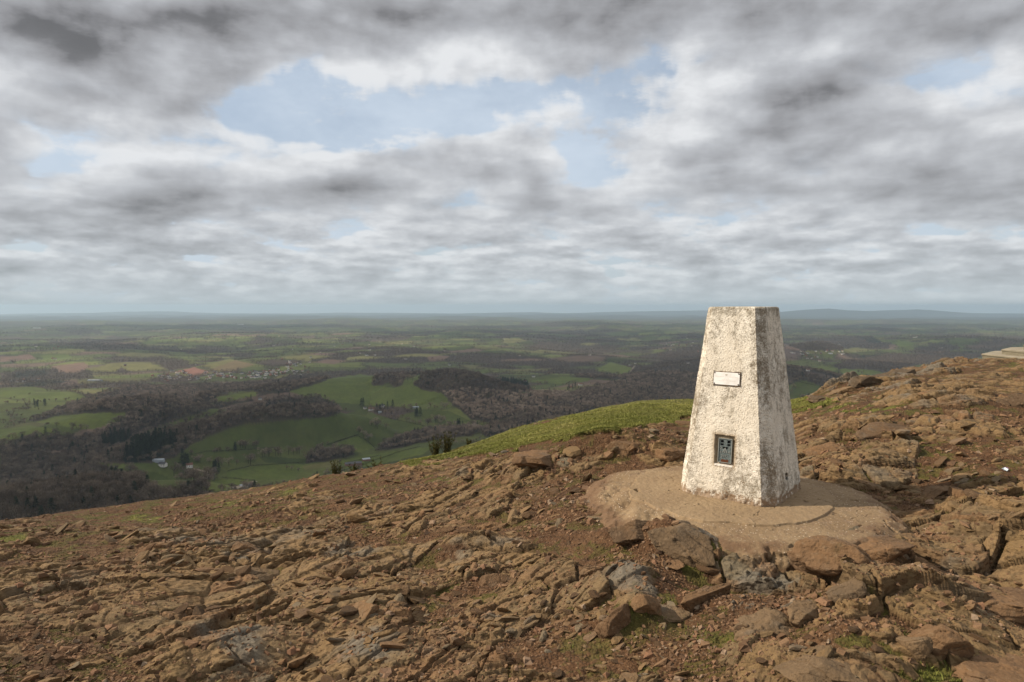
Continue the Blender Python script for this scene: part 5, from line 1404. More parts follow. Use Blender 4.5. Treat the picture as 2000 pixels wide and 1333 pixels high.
def build_valley():
    q = 2 if QK else 1
    phi = np.concatenate([np.linspace(R(-41), R(41), 1500 // q), np.linspace(R(41), R(180), 40)[1:], np.linspace(R(-180), R(-41), 40)[1:-1]])
    rr = list(np.geomspace(55, 420, 40))
    r = 430.0
    while r < 45000:
        rr.append(r); r += max(2.2, min(900, r * r * 0.00062 / 340)) * q
    rr = np.array(rr)
    PH2, RR2 = np.meshgrid(phi, rr)
    X = (RR2 * np.sin(PH2)).ravel(); Y = (RR2 * np.cos(PH2)).ravel()
    Z = np.zeros(len(X)); Cc = np.zeros((len(X), 3)); Wd = np.zeros(len(X), np.float32)
    for ch in np.array_split(np.arange(len(X)), max(1, len(X) // 200000)):
        z = valley(X[ch], Y[ch]); Z[ch] = z
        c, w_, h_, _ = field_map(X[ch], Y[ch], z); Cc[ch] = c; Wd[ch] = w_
    Z[:len(phi)] -= 1.0
    m, t, b = material('valley_fields')
    at = t.new('ShaderNodeAttribute', attribute_name='field')
    tc = t.new('ShaderNodeTexCoord'); P = tc.outputs['Object']
    n = t.noise(P, 0.12, 4, 0.6); n2 = t.noise(P, 0.02, 5, 0.6)
    c = t.mix(t.step(n, 0.35, 0.7, 0, 0.25), at.outputs['Color'], (0.040, 0.036, 0.016))
    c = t.mix(t.step(n2, 0.45, 0.7, 0, 0.22), c, (0.120, 0.115, 0.040))
    t.l.new(c, b.inputs['Base Color']); b.inputs['Specular IOR Level'].default_value = 0.1
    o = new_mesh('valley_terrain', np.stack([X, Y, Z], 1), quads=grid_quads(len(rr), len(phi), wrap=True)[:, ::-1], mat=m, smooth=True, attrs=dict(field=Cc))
    tag(o, 'rolling green and brown farmland below the hill fading to blue distance', 'countryside', kind='structure')
    print('valley verts', len(X), len(rr))
build_valley()

# ------------------------------------------------------------------ trees
def make_tree_mats():
    out = []
    for name, stops in (('bare_twigs', [(0, (0.090, 0.066, 0.049)), (0.5, (0.215, 0.162, 0.122)), (1, (0.380, 0.295, 0.220))]),
                        ('conifer_needles', [(0, (0.008, 0.011, 0.007)), (0.5, (0.016, 0.024, 0.013)), (1, (0.032, 0.042, 0.022))]),
                        ('bark', [(0, (0.028, 0.022, 0.018)), (1, (0.085, 0.070, 0.058))])):
        m, t, b = material(name)
        oi = t.new('ShaderNodeObjectInfo')
        v = t.m('ADD', t.attr('tint'), t.m('MULTIPLY', t.m('SUBTRACT', oi.outputs['Random'], 0.5), 0.8))
        col = t.ramp(v, stops)
        if name == 'bare_twigs':
            ia = t.new('ShaderNodeAttribute', attribute_name='tone', attribute_type='INSTANCER')
            k_ = t.m('MAXIMUM', ia.outputs['Fac'], t.m('SUBTRACT', 1.0, t.m('MULTIPLY', ia.outputs['Fac'], 1000.0)))
            col = t.scale(col, k_)
        t.l.new(col, b.inputs['Base Color']); b.inputs['Specular IOR Level'].default_value = 0.05
        out.append(m)
    return out
TWIG, NEEDLE, BARK = make_tree_mats()
def limb(V, Q, T, p0, p1, r0, r1, n=5):
    d = np.array(p1) - np.array(p0); d = d / np.linalg.norm(d)
    a = np.cross(d, (0.3, 0.9, 0.2)); a /= np.linalg.norm(a); b = np.cross(d, a)
    i0 = len(V)
    for p, r in ((p0, r0), (p1, r1)):
        for k in range(n):
            an = 2 * math.pi * k / n; V.append(np.array(p) + (a * math.cos(an) + b * math.sin(an)) * r)
    for k in range(n): Q.append((i0 + k, i0 + (k + 1) % n, i0 + n + (k + 1) % n, i0 + n + k))
def bare_tree_data(seed, h, w, nt, tall=False):
    """trunk and limbs; twigs as slivers through the crown's volume"""
    g = np.random.default_rng(seed)
    V, Q = [], []
    limb(V, Q, None, (0, 0, -0.6), (0, 0, h * 0.42), h * 0.026, h * 0.017)
    limb(V, Q, None, (0, 0, h * 0.42), (g.normal(0, .02 * h), g.normal(0, .02 * h), h * 0.88), h * 0.017, h * 0.003)
    lobes = []
    for k in range(9):
        a = g.uniform(0, 6.28); z0 = h * g.uniform(0.22, 0.62)
        e = np.array([math.cos(a) * w * g.uniform(0.45, 0.85), math.sin(a) * w * g.uniform(0.45, 0.85), min(h * 0.95, z0 + h * g.uniform(0.15, 0.32))])
        limb(V, Q, None, (0, 0, z0), tuple(e), h * 0.010, h * 0.003, 4); lobes.append(e)
    lobes += [np.array([0, 0, h * 0.80]), np.array([0, 0, h * 0.62])]
    P, T, tv = [], [], []
    for k in range(nt):
        c = lobes[g.integers(len(lobes))]
        d = g.normal(0, 1, 3); d /= np.linalg.norm(d)
        q = c + d * np.array([w * 0.40, w * 0.40, h * 0.15]) * g.uniform(0.2, 1.0) ** 0.6
        if q[2] < h * 0.10: q[2] = h * 0.10 + g.uniform(0, 0.1) * h
        o_ = q - np.array([0, 0, h * 0.35]); o_ = o_ / (np.linalg.norm(o_) + 1e-6) + g.normal(0, 0.45, 3) + np.array([0, 0, 0.35]); o_ /= np.linalg.norm(o_)
        s = np.cross(o_, g.normal(size=3)); s /= np.linalg.norm(s)
        L = h * g.uniform(0.07, 0.15); ww = h * g.uniform(0.008, 0.017)
        i0 = len(P); P += [q - s * ww, q + s * ww, q + o_ * L]; T.append((i0, i0 + 1, i0 + 2)); tv += [np.clip(g.normal(0.5, 0.16), 0, 1)] * 3
    return np.array(V), np.array(Q), np.array(P), np.array(T), np.array(tv)
def conifer_data(seed, h, w, nt):
    g = np.random.default_rng(seed); V, Q = [], []
    limb(V, Q, None, (0, 0, -0.6), (0, 0, h * 0.95), h * 0.02, h * 0.003)
    P, T, tv = [], [], []
    for k in range(nt):
        f = g.uniform(0.06, 1.0) ** 0.8; a = g.uniform(0, 6.28); rr = w * (1.02 - f) * g.uniform(0.15, 1.0) ** 0.5 * (0.8 + 0.3 * math.sin(f * 40))
        q = np.array([math.cos(a) * rr, math.sin(a) * rr, h * f]); o_ = np.array([math.cos(a), math.sin(a), -0.25 + g.normal(0, 0.25)])
        s = np.array([-math.sin(a), math.cos(a), g.normal(0, 0.3)]); L = h * g.uniform(0.06, 0.12); ww = h * g.uniform(0.02, 0.038)
        i0 = len(P); P += [q - s * ww, q + s * ww, q + o_ * L]; T.append((i0, i0 + 1, i0 + 2)); tv += [np.clip(g.normal(0.45, 0.2), 0, 1)] * 3
    return np.array(V), np.array(Q), np.array(P), np.array(T), np.array(tv)
def joined(name, data, leafmat):
    V, Q, P, T, tv = data
    o = new_mesh(name, np.concatenate([V, P]), quads=Q, tris=T + len(V), mats=[BARK, leafmat], mat_idx=np.array([0] * len(Q) + [1] * len(T)), attrs=dict(tint=np.concatenate([np.full(len(V), 0.5), tv])))
    return o
protos = bpy.data.collections.new('wood_tree_shapes')
def proto(o):
    COL.objects.unlink(o); protos.objects.link(o); return o
NB = 6
for k in range(NB): proto(joined('a%02d_wood_tree' % k, bare_tree_data(800 + k, 1.0, (0.42, 0.46, 0.36, 0.48, 0.30, 0.40)[k], 330), TWIG))
for k in range(2): proto(joined('b%02d_wood_conifer' % k, conifer_data(820 + k, 1.0, (0.24, 0.30)[k], 260), NEEDLE))
# far trees: the same habit with far fewer twigs
for k in range(3): proto(joined('c%02d_far_tree' % k, bare_tree_data(830 + k, 1.0, (0.50, 0.60, 0.46)[k], 60), TWIG))
def instancer(name, pts, idx, scl, rot, label, cat, tone=None):
    n = len(pts)
    me = bpy.data.meshes.new(name); me.vertices.add(n); me.vertices.foreach_set('co', np.asarray(pts, np.float32).ravel())
    for k, a, ty in (('idx', idx, 'INT'), ('scl', scl, 'FLOAT'), ('rot', rot, 'FLOAT'), ('tone', np.ones(n) if tone is None else tone, 'FLOAT')):
        at = me.attributes.new(k, ty, 'POINT'); at.data.foreach_set('value', np.asarray(a, np.int32 if ty == 'INT' else np.float32))
    o = bpy.data.objects.new(name, me); COL.objects.link(o)
    ng = bpy.data.node_groups.new(name, 'GeometryNodeTree')
    ng.interface.new_socket('Geometry', in_out='INPUT', socket_type='NodeSocketGeometry'); ng.interface.new_socket('Geometry', in_out='OUTPUT', socket_type='NodeSocketGeometry')
    N = ng.nodes; L = ng.links
    gi = N.new('NodeGroupInput'); go = N.new('NodeGroupOutput')
    ci = N.new('GeometryNodeCollectionInfo'); ci.inputs['Collection'].default_value = protos; ci.inputs['Separate Children'].default_value = True; ci.inputs['Reset Children'].default_value = True
    iop = N.new('GeometryNodeInstanceOnPoints'); iop.inputs['Pick Instance'].default_value = True
    def na(nm, ty):
        a = N.new('GeometryNodeInputNamedAttribute'); a.data_type = ty; a.inputs['Name'].default_value = nm; return a.outputs['Attribute']
    cx = N.new('ShaderNodeCombineXYZ'); L.new(na('rot', 'FLOAT'), cx.inputs['Z'])
    L.new(gi.outputs[0], iop.inputs['Points']); L.new(ci.outputs[0], iop.inputs['Instance']); L.new(na('idx', 'INT'), iop.inputs['Instance Index'])
    e2r = N.new('FunctionNodeEulerToRotation'); L.new(cx.outputs[0], e2r.inputs[0]); L.new(e2r.outputs[0], iop.inputs['Rotation'])
    L.new(na('scl', 'FLOAT'), iop.inputs['Scale']); L.new(iop.outputs[0], go.inputs[0])
    md = o.modifiers.new('trees', 'NODES'); md.node_group = ng
    tag(o, label, cat, kind='stuff')
    return o
WOOD_TONE = [0.72, 0.80, 1.12, 1.0, 0.9, 0.70, 1.55, 1.10, 0.85, 1.15, 1.0, 0.8, 1.1, 1.05, 1.0, 0.8, 0.9, 1.0]
def wood_tone(x, y, z):
    px, py = to_pix(x, y, z); t_ = np.ones(len(x))
    for poly, k in zip(WOODS, WOOD_TONE): t_[in_poly(px, py, poly)] = k
    return t_ * (1 + 0.22 * fbm(x / 140, y / 140, 2, 779))
def build_woods():
    g = np.random.default_rng(41)
    # nearer country: jittered grid of trees wherever woodland stands
    def scatter(r0, r1, sp, seed):
        h_ = R(39); xs = np.arange(-r1 * math.sin(h_), r1 * math.sin(h_), sp); ys = np.arange(r0 * math.cos(h_), r1, sp)
        X, Y = np.meshgrid(xs, ys); X = X.ravel(); Y = Y.ravel()
        gg = np.random.default_rng(seed)
        X = X + gg.uniform(-0.5, 0.5, len(X)) * sp; Y = Y + gg.uniform(-0.5, 0.5, len(Y)) * sp
        r = np.hypot(X, Y); k = (r > r0) & (r < r1) & (np.abs(np.arctan2(X, Y)) < h_)
        return X[k], Y[k]
    P, I, S, TN = [], [], [], []
    for r0, r1, sp, seed in ((450, 1000, 5.6, 1), (1000, 1900, 8.0, 2), (1900, 3200, 11.0, 3)):
        x, y = scatter(r0, r1, sp, seed)
        z = valley(x, y); c, w_, hd, con = field_map(x, y, z)
        px, py = to_pix(x, y, z)
        # keep only what rises into view
        pr = np.where(w_ > 0.85, 0.97, np.clip(w_, 0, 1) * 0.5 + hd * 0.45)
        k = (g.uniform(size=len(x)) < pr) & (py > 600) & (px > -40) & (px < 2040)
        x, y, z, con = x[k], y[k], z[k], con[k]
        w_ = w_[k]
        conif = con | (g.uniform(size=len(x)) < 0.025)
        s = np.where(conif, g.uniform(11, 19, len(x)), g.uniform(8.5, 14.5, len(x))) * np.where(w_ > 0.85, 1.25, 0.9)
        TN.append(np.where(conif, 1.0, wood_tone(x, y, z)))
        s = s * (0.9 + 0.25 * fbm(x / 80, y / 80, 2, 771))
        P.append(np.stack([x, y, z - 0.3], 1)); I.append(np.where(conif, NB + g.integers(0, 2, len(x)), g.integers(0, NB, len(x)))); S.append(s)
    P = np.concatenate(P); I = np.concatenate(I); S = np.concatenate(S)
    instancer('woodland', P, I, S, g.uniform(0, 6.28, len(P)), 'brown leafless woods and copses on the near valley hills', 'woodland', np.concatenate(TN))
    n1 = len(P)
    P, I, S = [], [], []
    for r0, r1, sp, seed in ((3200, 5200, 15, 5), (5200, 8500, 26, 6), (8500, 14000, 52, 7)):
        x, y = scatter(r0, r1, sp, seed)
        z = valley(x, y); c, w_, hd, con = field_map(x, y, z)
        k = g.uniform(size=len(x)) < np.clip(np.clip(w_, 0, 1) * 0.9 + hd * 0.9, 0, 1)
        x, y, z = x[k], y[k], z[k]
        P.append(np.stack([x, y, z - 0.5], 1)); I.append(NB + 2 + g.integers(0, 3, len(x))); S.append(g.uniform(8, 17, len(x)) * (1 + 0.4 * (sp > 20)))
    P = np.concatenate(P); I = np.concatenate(I); S = np.concatenate(S)
    instancer('far_woodland', P, I, S, g.uniform(0, 6.28, len(P)), 'far dark hedges and woods between the fields of the plain', 'woodland')
    print('woods', n1, len(P))
build_woods()

# single trees in the fields and hedges: one object each
TREES = [('bare_tree', bare_tree_data(850 + k, 1.0, (0.46, 0.40, 0.52, 0.36)[k], 300), TWIG) for k in range(4)]
FIRS = [('fir_tree', conifer_data(860 + k, 1.0, (0.22, 0.30)[k], 260), NEEDLE) for k in range(2)]
def tree_proto(nm, data, mt):
    V, Q, P, T, tv = data
    a = new_mesh('trunk', V, quads=Q, mat=BARK, attrs=dict(tint=np.full(len(V), 0.5)))
    b = new_mesh('crown', P, tris=T, mat=mt, attrs=dict(tint=tv))
    r = a.data, b.data
    bpy.data.objects.remove(a); bpy.data.objects.remove(b)
    return r
TREE_DATA = [tree_proto(*d) for d in TREES]; FIR_DATA = [tree_proto(*d) for d in FIRS]
def put_tree(nm, data, x, y, z, h, lab, grp):
    root = empty(nm, (x, y, z), float(rng.uniform(0, 6.28))); root.scale = (h, h, h)
    tag(root, lab, 'tree', grp)
    for nm2, me in (('trunk', data[0]), ('crown', data[1])):
        o = bpy.data.objects.new(nm2, me); COL.objects.link(o); o.parent = root
# lines of trees read off the photograph: pixel polyline, how many, height
TLINES = [
 (Z3([(1310, 570), (1330, 560), (1400, 560), (1440, 560)]), 6, 14), (Z3([(1450, 610), (1560, 600), (1690, 590)]), 12, 12), (Z3([(1700, 630), (1800, 610), (1990, 590)]), 16, 13), (Z3([(1040, 600), (1200, 585), (1320, 575)]), 8, 7),
 (Z3([(1090, 640), (1180, 650), (1290, 660), (1340, 650)]), 10, 11), (Z3([(960, 720), (1060, 740), (1180, 760), (1200, 700)]), 14, 13), (Z3([(1380, 640), (1400, 650)]), 3, 15), (Z3([(300, 440), (370, 450), (480, 460)]), 5, 12),
 (Z3([(700, 690), (760, 720), (800, 760)]), 5, 14), (Z3([(1600, 680), (1680, 690)]), 4, 7), (Z4([(0, 330), (60, 330), (180, 330), (220, 345)]), 6, 13), (Z4([(310, 380), (340, 390), (380, 395), (410, 400)]), 5, 13), (Z4([(250, 420), (280, 440), (310, 460)]), 5, 12),
 (Z4([(280, 300), (330, 320), (420, 330), (480, 300), (560, 290), (680, 300)]), 18, 12), (Z4([(400, 345), (460, 355), (560, 380), (640, 390)]), 14, 9), (Z4([(580, 380), (640, 360), (680, 370)]), 9, 13), (Z4([(860, 395), (880, 400), (930, 385)]), 5, 14),
 (Z4([(1000, 430), (1060, 420), (1110, 400)]), 6, 15), (Z4([(480, 160), (505, 155), (530, 165)]), 4, 13), (Z7([(240, 410), (330, 425), (370, 440)]), 6, 13), (Z7([(0, 440), (10, 445)]), 2, 12), (Z7([(470, 335), (500, 340)]), 2, 12), (Z7([(40, 520), (120, 500)]), 6, 11),
 (Z3([(20, 510), (130, 505), (300, 480)]), 7, 9), (Z3([(1140, 300), (1210, 320)]), 4, 12), (Z3([(1470, 300), (1500, 290)]), 2, 11),
]
FLINES = [
 (Z3([(1010, 655), (1030, 660), (1060, 655)]), 3, 19), (Z3([(1190, 695), (1230, 700)]), 4, 17), (Z4([(265, 295), (270, 290)]), 2, 19), (Z4([(330, 320), (380, 300), (420, 290)]), 7, 15), (Z4([(520, 340), (545, 335), (555, 345)]), 4, 17), (Z4([(725, 385), (745, 382), (765, 385)]), 6, 13),
 (Z4([(1270, 215), (1300, 205), (1330, 205)]), 5, 17), (Z4([(985, 425), (1050, 400), (1100, 390)]), 7, 15), (Z3([(110, 300), (250, 330), (185, 335), (270, 325)]), 6, 18), (Z3([(1210, 308), (1195, 312)]), 2, 15), (Z3([(1310, 572), (1350, 562)]), 3, 13), (Z3([(380, 590), (420, 560)]), 4, 15),
]
def build_single_trees():
    for lines, datas, nm, lab, grp in ((TLINES, TREE_DATA, 'bare_tree', 'leafless tree standing in a hedge or field of the valley', 'single bare trees in the valley'),
                                       (FLINES, FIR_DATA, 'fir_tree', 'dark pointed evergreen tree standing near a farm in the valley', 'single dark evergreens in the valley')):
        pts = []
        for pl, n, h in lines:
            pl = np.array(pl); seg = np.concatenate([[0], np.cumsum(np.linalg.norm(np.diff(pl, axis=0), axis=1))])
            for s in np.sort(rng.uniform(0, seg[-1], n)):
                pts.append((np.interp(s, seg, pl[:, 0]) + rng.normal(0, 1.5), np.interp(s, seg, pl[:, 1]) + rng.normal(0, 0.8), h * rng.uniform(0.7, 1.2)))
        x, y, z, ok = valley_hit([p[0] for p in pts], [p[1] for p in pts])
        for i, p in enumerate(pts):
            if ok[i] and y[i] < 5000: put_tree(nm, datas[i % len(datas)], float(x[i]), float(y[i]), float(z[i]) - 0.2, p[2] * 1.45, lab, grp)
build_single_trees()
# hedges between the nearer fields: a hedge is one thing
HEDGES = [Z3([(1820, 545), (1900, 515), (2000, 485)]), Z3([(1000, 615), (1150, 580), (1330, 572), (1560, 556)]), Z3([(1240, 725), (1420, 742)]), Z3([(1270, 690), (1400, 660), (1690, 640)]), Z3([(140, 512), (300, 487), (320, 460)]),
          Z4([(100, 478), (170, 452), (245, 428)]), Z4([(245, 428), (300, 460), (330, 490)]), Z4([(170, 602), (300, 560), (460, 505), (560, 480)]), Z4([(330, 502), (450, 480), (640, 445)]), Z4([(400, 345), (520, 370), (600, 390)]), Z7([(40, 395), (160, 420), (330, 445)]), Z3([(0, 540), (120, 525)]), Z4([(200, 560), (360, 525)])]
def build_hedges():
    g = np.random.default_rng(51)
    m, t, b = material('hedge_twigs')
    t.l.new(t.ramp(t.attr('tint'), [(0, (0.020, 0.017, 0.012)), (0.5, (0.042, 0.036, 0.024)), (1, (0.075, 0.062, 0.040))]), b.inputs['Base Color'])
    labs = ['straight dark field hedge high on the big green slope at centre left', 'long hedge along the foot of the big green slope', 'short hedge below the bright green field near the pale track', 'hedge along the top of the bright green field above the hilltop', 'hedge between the two bright green fields at the far left',
            'dark hedge running up the slope left of the lone field tree', 'hedge descending from the lone field tree', 'long straight hedge behind the grey farm shed', 'hedge under the brown copse above the grey farm shed', 'hedge from the white farm down to the right', 'hedge across the green field right of the pillar', 'hedge at the left edge of the picture under the wood', 'thin hedge line below the long straight hedge near the shed']
    for pl, lab in zip(HEDGES, labs):
        pl = np.array(pl); seg = np.concatenate([[0], np.cumsum(np.linalg.norm(np.diff(pl, axis=0), axis=1))])
        s = np.linspace(0, seg[-1], 160)
        x, y, z, ok = valley_hit(np.interp(s, seg, pl[:, 0]), np.interp(s, seg, pl[:, 1]))
        good = ok & (np.abs(y - np.median(y)) < 500); x, y, z = x[good], y[good], z[good]
        if len(x) < 8: continue
        L = np.concatenate([[0], np.cumsum(np.hypot(np.diff(x), np.diff(y)))]); n = int(min(6000, L[-1] * 9))
        q = g.uniform(0, L[-1], n); bx = np.interp(q, L, x); by = np.interp(q, L, y); bz = np.interp(q, L, z)
        hh = 1.9 + 0.5 * np.sin(q / 9) + g.uniform(-0.4, 1.0, n) * (g.uniform(size=n) < 0.4)
        c = np.stack([bx + g.normal(0, 0.55, n), by + g.normal(0, 0.55, n), bz + g.uniform(0, 1, n) * hh], 1)
        d = g.normal(0, 1, (n, 3)); d[:, 2] = np.abs(d[:, 2]); d /= np.linalg.norm(d, axis=1)[:, None]
        e = np.cross(d, g.normal(size=(n, 3))); e /= np.linalg.norm(e, axis=1)[:, None]
        o0 = np.array([x[0], y[0], z[0]])
        V = np.stack([c - e * 0.25, c + e * 0.25, c + d * 0.9], 1).reshape(-1, 3) - o0
        o = new_mesh('hedge', V, tris=np.arange(3 * n).reshape(-1, 3), mat=m, attrs=dict(tint=np.repeat(np.clip(g.normal(0.5, 0.2, n), 0, 1), 3)))
        o.location = o0; tag(o, lab, 'hedge', 'field hedges in the valley')
build_hedges()

# ------------------------------------------------------------------ houses
def flat_mat(name, col, rough=0.8):
    m, t, b = material(name)
    oi = t.new('ShaderNodeObjectInfo')
    tc = t.new('ShaderNodeTexCoord')
    n = t.noise(tc.outputs['Object'], 0.8, 3)
    c = t.mix(t.m('ADD', t.m('MULTIPLY', oi.outputs['Random'], 0.35), t.step(n, 0.35, 0.7, 0, 0.15)), col, tuple(q * 0.55 for q in col))
    t.l.new(c, b.inputs['Base Color']); b.inputs['Roughness'].default_value = rough
    return m
WALL_W = flat_mat('white_render', (0.74, 0.70, 0.64)); WALL_B = flat_mat('red_brick', (0.27, 0.14, 0.10)); ROOF_S = flat_mat('slate_roof', (0.115, 0.112, 0.118)); ROOF_R = flat_mat('clay_roof', (0.23, 0.115, 0.080)); ROOF_M = flat_mat('metal_roof', (0.40, 0.43, 0.46)); PANE = flat_mat('dark_glass', (0.03, 0.035, 0.04), 0.2)
def gable(L, W, H, RF, ov=0.4):
    """walls, roof, chimney, windows of a gabled building as (V, Q, T)"""
    l, w = L / 2, W / 2
    wv = [(-l, -w, -1), (l, -w, -1), (l, w, -1), (-l, w, -1), (-l, -w, H), (l, -w, H), (l, w, H), (-l, w, H), (-l, 0, H + RF), (l, 0, H + RF)]
    wf = [(0, 1, 5, 4), (2, 3, 7, 6), (1, 2, 6, 9, 5), (3, 0, 4, 8, 7)]
    k = RF / w; e = ov; t = 0.25
    rv = []
    for s in (-1, 1):
        rv += [(-l - e, s * (w + e), H - k * e + 0.05), (l + e, s * (w + e), H - k * e + 0.05), (l + e, 0, H + RF + 0.05), (-l - e, 0, H + RF + 0.05)]
        rv += [(a, b, c + t) for a, b, c in rv[-4:]]
    rf = []
    for o_ in (0, 8): rf += [[o_ + i for i in f] for f in ((0, 3, 2, 1), (4, 5, 6, 7), (0, 1, 5, 4), (1, 2, 6, 5), (2, 3, 7, 6), (3, 0, 4, 7))]
    return wv, wf, rv, rf
def box_vf(x0, x1, y0, y1, z0, z1):
    return [(x0, y0, z0), (x1, y0, z0), (x1, y1, z0), (x0, y1, z0), (x0, y0, z1), (x1, y0, z1), (x1, y1, z1), (x0, y1, z1)], [(0, 3, 2, 1), (4, 5, 6, 7), (0, 1, 5, 4), (1, 2, 6, 5), (2, 3, 7, 6), (3, 0, 4, 7)]
def house(px, py, L, W, H, RF, turn, wm, rm, lab, cat='house', wins=True, chim=True, name='house', group=None):
    x, y, z, ok = valley_hit([px], [py])
    root = empty(name, (float(x[0]), float(y[0]), float(z[0])), R(turn)); tag(root, lab, cat, group)
    wv, wf, rv, rf = gable(L, W, H, RF)
    wl = new_mesh('wall', wv, faces=wf, mat=wm, parent=root); ro = new_mesh('roof', rv, faces=rf, mat=rm, parent=root)
    if chim:
        V, F = box_vf(L / 2 - 1.0, L / 2 - 0.2, -0.4, 0.4, H + RF * 0.6, H + RF + 1.2); new_mesh('chimney', V, faces=F, mat=WALL_B, parent=ro)
    if wins:
        for sx in np.linspace(-L / 2 + 1.4, L / 2 - 1.4, max(2, int(L / 3.5))):
            for zz in (1.2, 3.6):
                if zz + 1.2 < H + 0.3:
                    for s in (-1, 1):
                        V, F = box_vf(sx - 0.55, sx + 0.55, s * (W / 2) - 0.06, s * (W / 2) + 0.06, zz, zz + 1.2); new_mesh('window', V, faces=F, mat=PANE, parent=wl)
    return root
# farms that can be made out
house(725, 802, 16, 7.5, 5.2, 3.4, 8, WALL_W, ROOF_R, 'cream farmhouse, largest white building of the farm under the central green hill', name='farmhouse')
house(713, 799, 8, 6, 3.6, 2.6, 40, WALL_W, ROOF_S, 'small white cottage left of the cream farmhouse')
house(742, 807, 9, 7, 3.4, 2.2, 20, ROOF_M, ROOF_M, 'low shed with pale metal roof right of the cream farmhouse', 'shed', False, False, 'shed')
house(748, 795, 9, 7, 4.6, 3, -20, WALL_W, ROOF_S, 'white house half hidden by evergreens above the cream farmhouse')
house(812, 797, 17, 8, 2.8, 1.6, 3, ROOF_M, ROOF_M, 'long low pale shed right of the evergreens under the central green hill', 'shed', False, False, 'shed')
house(690, 909, 34, 13, 4.6, 2.6, 24, WALL_B, ROOF_S, 'long grey roofed farm shed just over the brow of the hilltop', 'barn', False, False, 'barn')
house(715, 900, 16, 9, 3.6, 2.2, 24, WALL_B, ROOF_M, 'smaller farm shed at the far end of the long grey roofed shed', 'barn', False, False, 'barn')
house(318, 911, 13, 8, 4.6, 3, -10, WALL_W, ROOF_S, 'pale house at the edge of the lower left wood')
house(310, 902, 18, 9, 3.4, 2, 10, ROOF_M, ROOF_M, 'blue grey metal shed above the pale house by the lower left wood', 'shed', False, False, 'shed')
house(370, 913, 11, 7, 4.8, 3, 30, WALL_W, ROOF_R, 'white house beside two dark firs at lower left')
house(480, 951, 20, 8, 3, 1.8, 20, WALL_W, ROOF_M, 'pale flat barn by the track just above the hilltop brow', 'barn', False, False, 'barn')
house(360, 752, 15, 8, 5, 3, 5, WALL_W, ROOF_S, 'lone white house below the village')
house(508, 781, 9, 6, 3.6, 2.4, 15, WALL_W, ROOF_S, 'small white house at the top edge of the wood belt')
house(1134, 753, 15, 8, 5, 3, 10, WALL_W, ROOF_R, 'white farmhouse in the yellow field left of the pillar', name='farmhouse')
house(1115, 757, 16, 8, 3.4, 2, 0, WALL_B, ROOF_R, 'red roofed barn left of the white farmhouse in the yellow field', 'barn', False, False, 'barn')
house(1042, 737, 13, 8, 5, 3, -15, WALL_W, ROOF_S, 'white house among trees beyond the wooded round hill')
house(1026, 746, 13, 8, 4.6, 3, 20, WALL_W, ROOF_R, 'cream house lower left of the white house beyond the wooded round hill')
house(944, 733, 12, 8, 4.6, 3, 0, WALL_W, ROOF_S, 'white house beside the green field behind the wooded round hill')
house(878, 714, 13, 8, 6, 4, 20, WALL_W, ROOF_S, 'white house just behind the crest of the wooded round hill')
house(1230, 714, 12, 8, 4.6, 3, 0, WALL_W, ROOF_S, 'white house at the top of the pale track on the wooded ridge')
house(1622, 692, 26, 9, 4.6, 3, 0, WALL_W, ROOF_M, 'long white roofed building in the fields right of the pillar', 'barn', False, False, 'barn')
house(1567, 693, 20, 9, 5, 3, 0, WALL_W, ROOF_S, 'white building close to the right side of the pillar')
house(1640, 688, 14, 8, 5, 3, 30, WALL_W, ROOF_S, 'white house by trees above the long white roofed building')
house(1578, 725, 13, 8, 5, 3, 0, WALL_W, ROOF_R, 'pale house with red roof beside the small ploughed field right of the pillar')
house(470, 635, 90, 40, 9, 3, 5, WALL_W, ROOF_M, 'large pale warehouse far off on the plain at left', 'warehouse', False, False, 'warehouse')
house(72, 642, 90, 40, 9, 3, 0, WALL_W, ROOF_M, 'large pale warehouse far off near the left edge', 'warehouse', False, False, 'warehouse')
house(186, 744.5, 60, 14, 4, 2, 0, ROOF_M, ROOF_M, 'long pale farm shed left of the village', 'barn', False, False, 'barn')
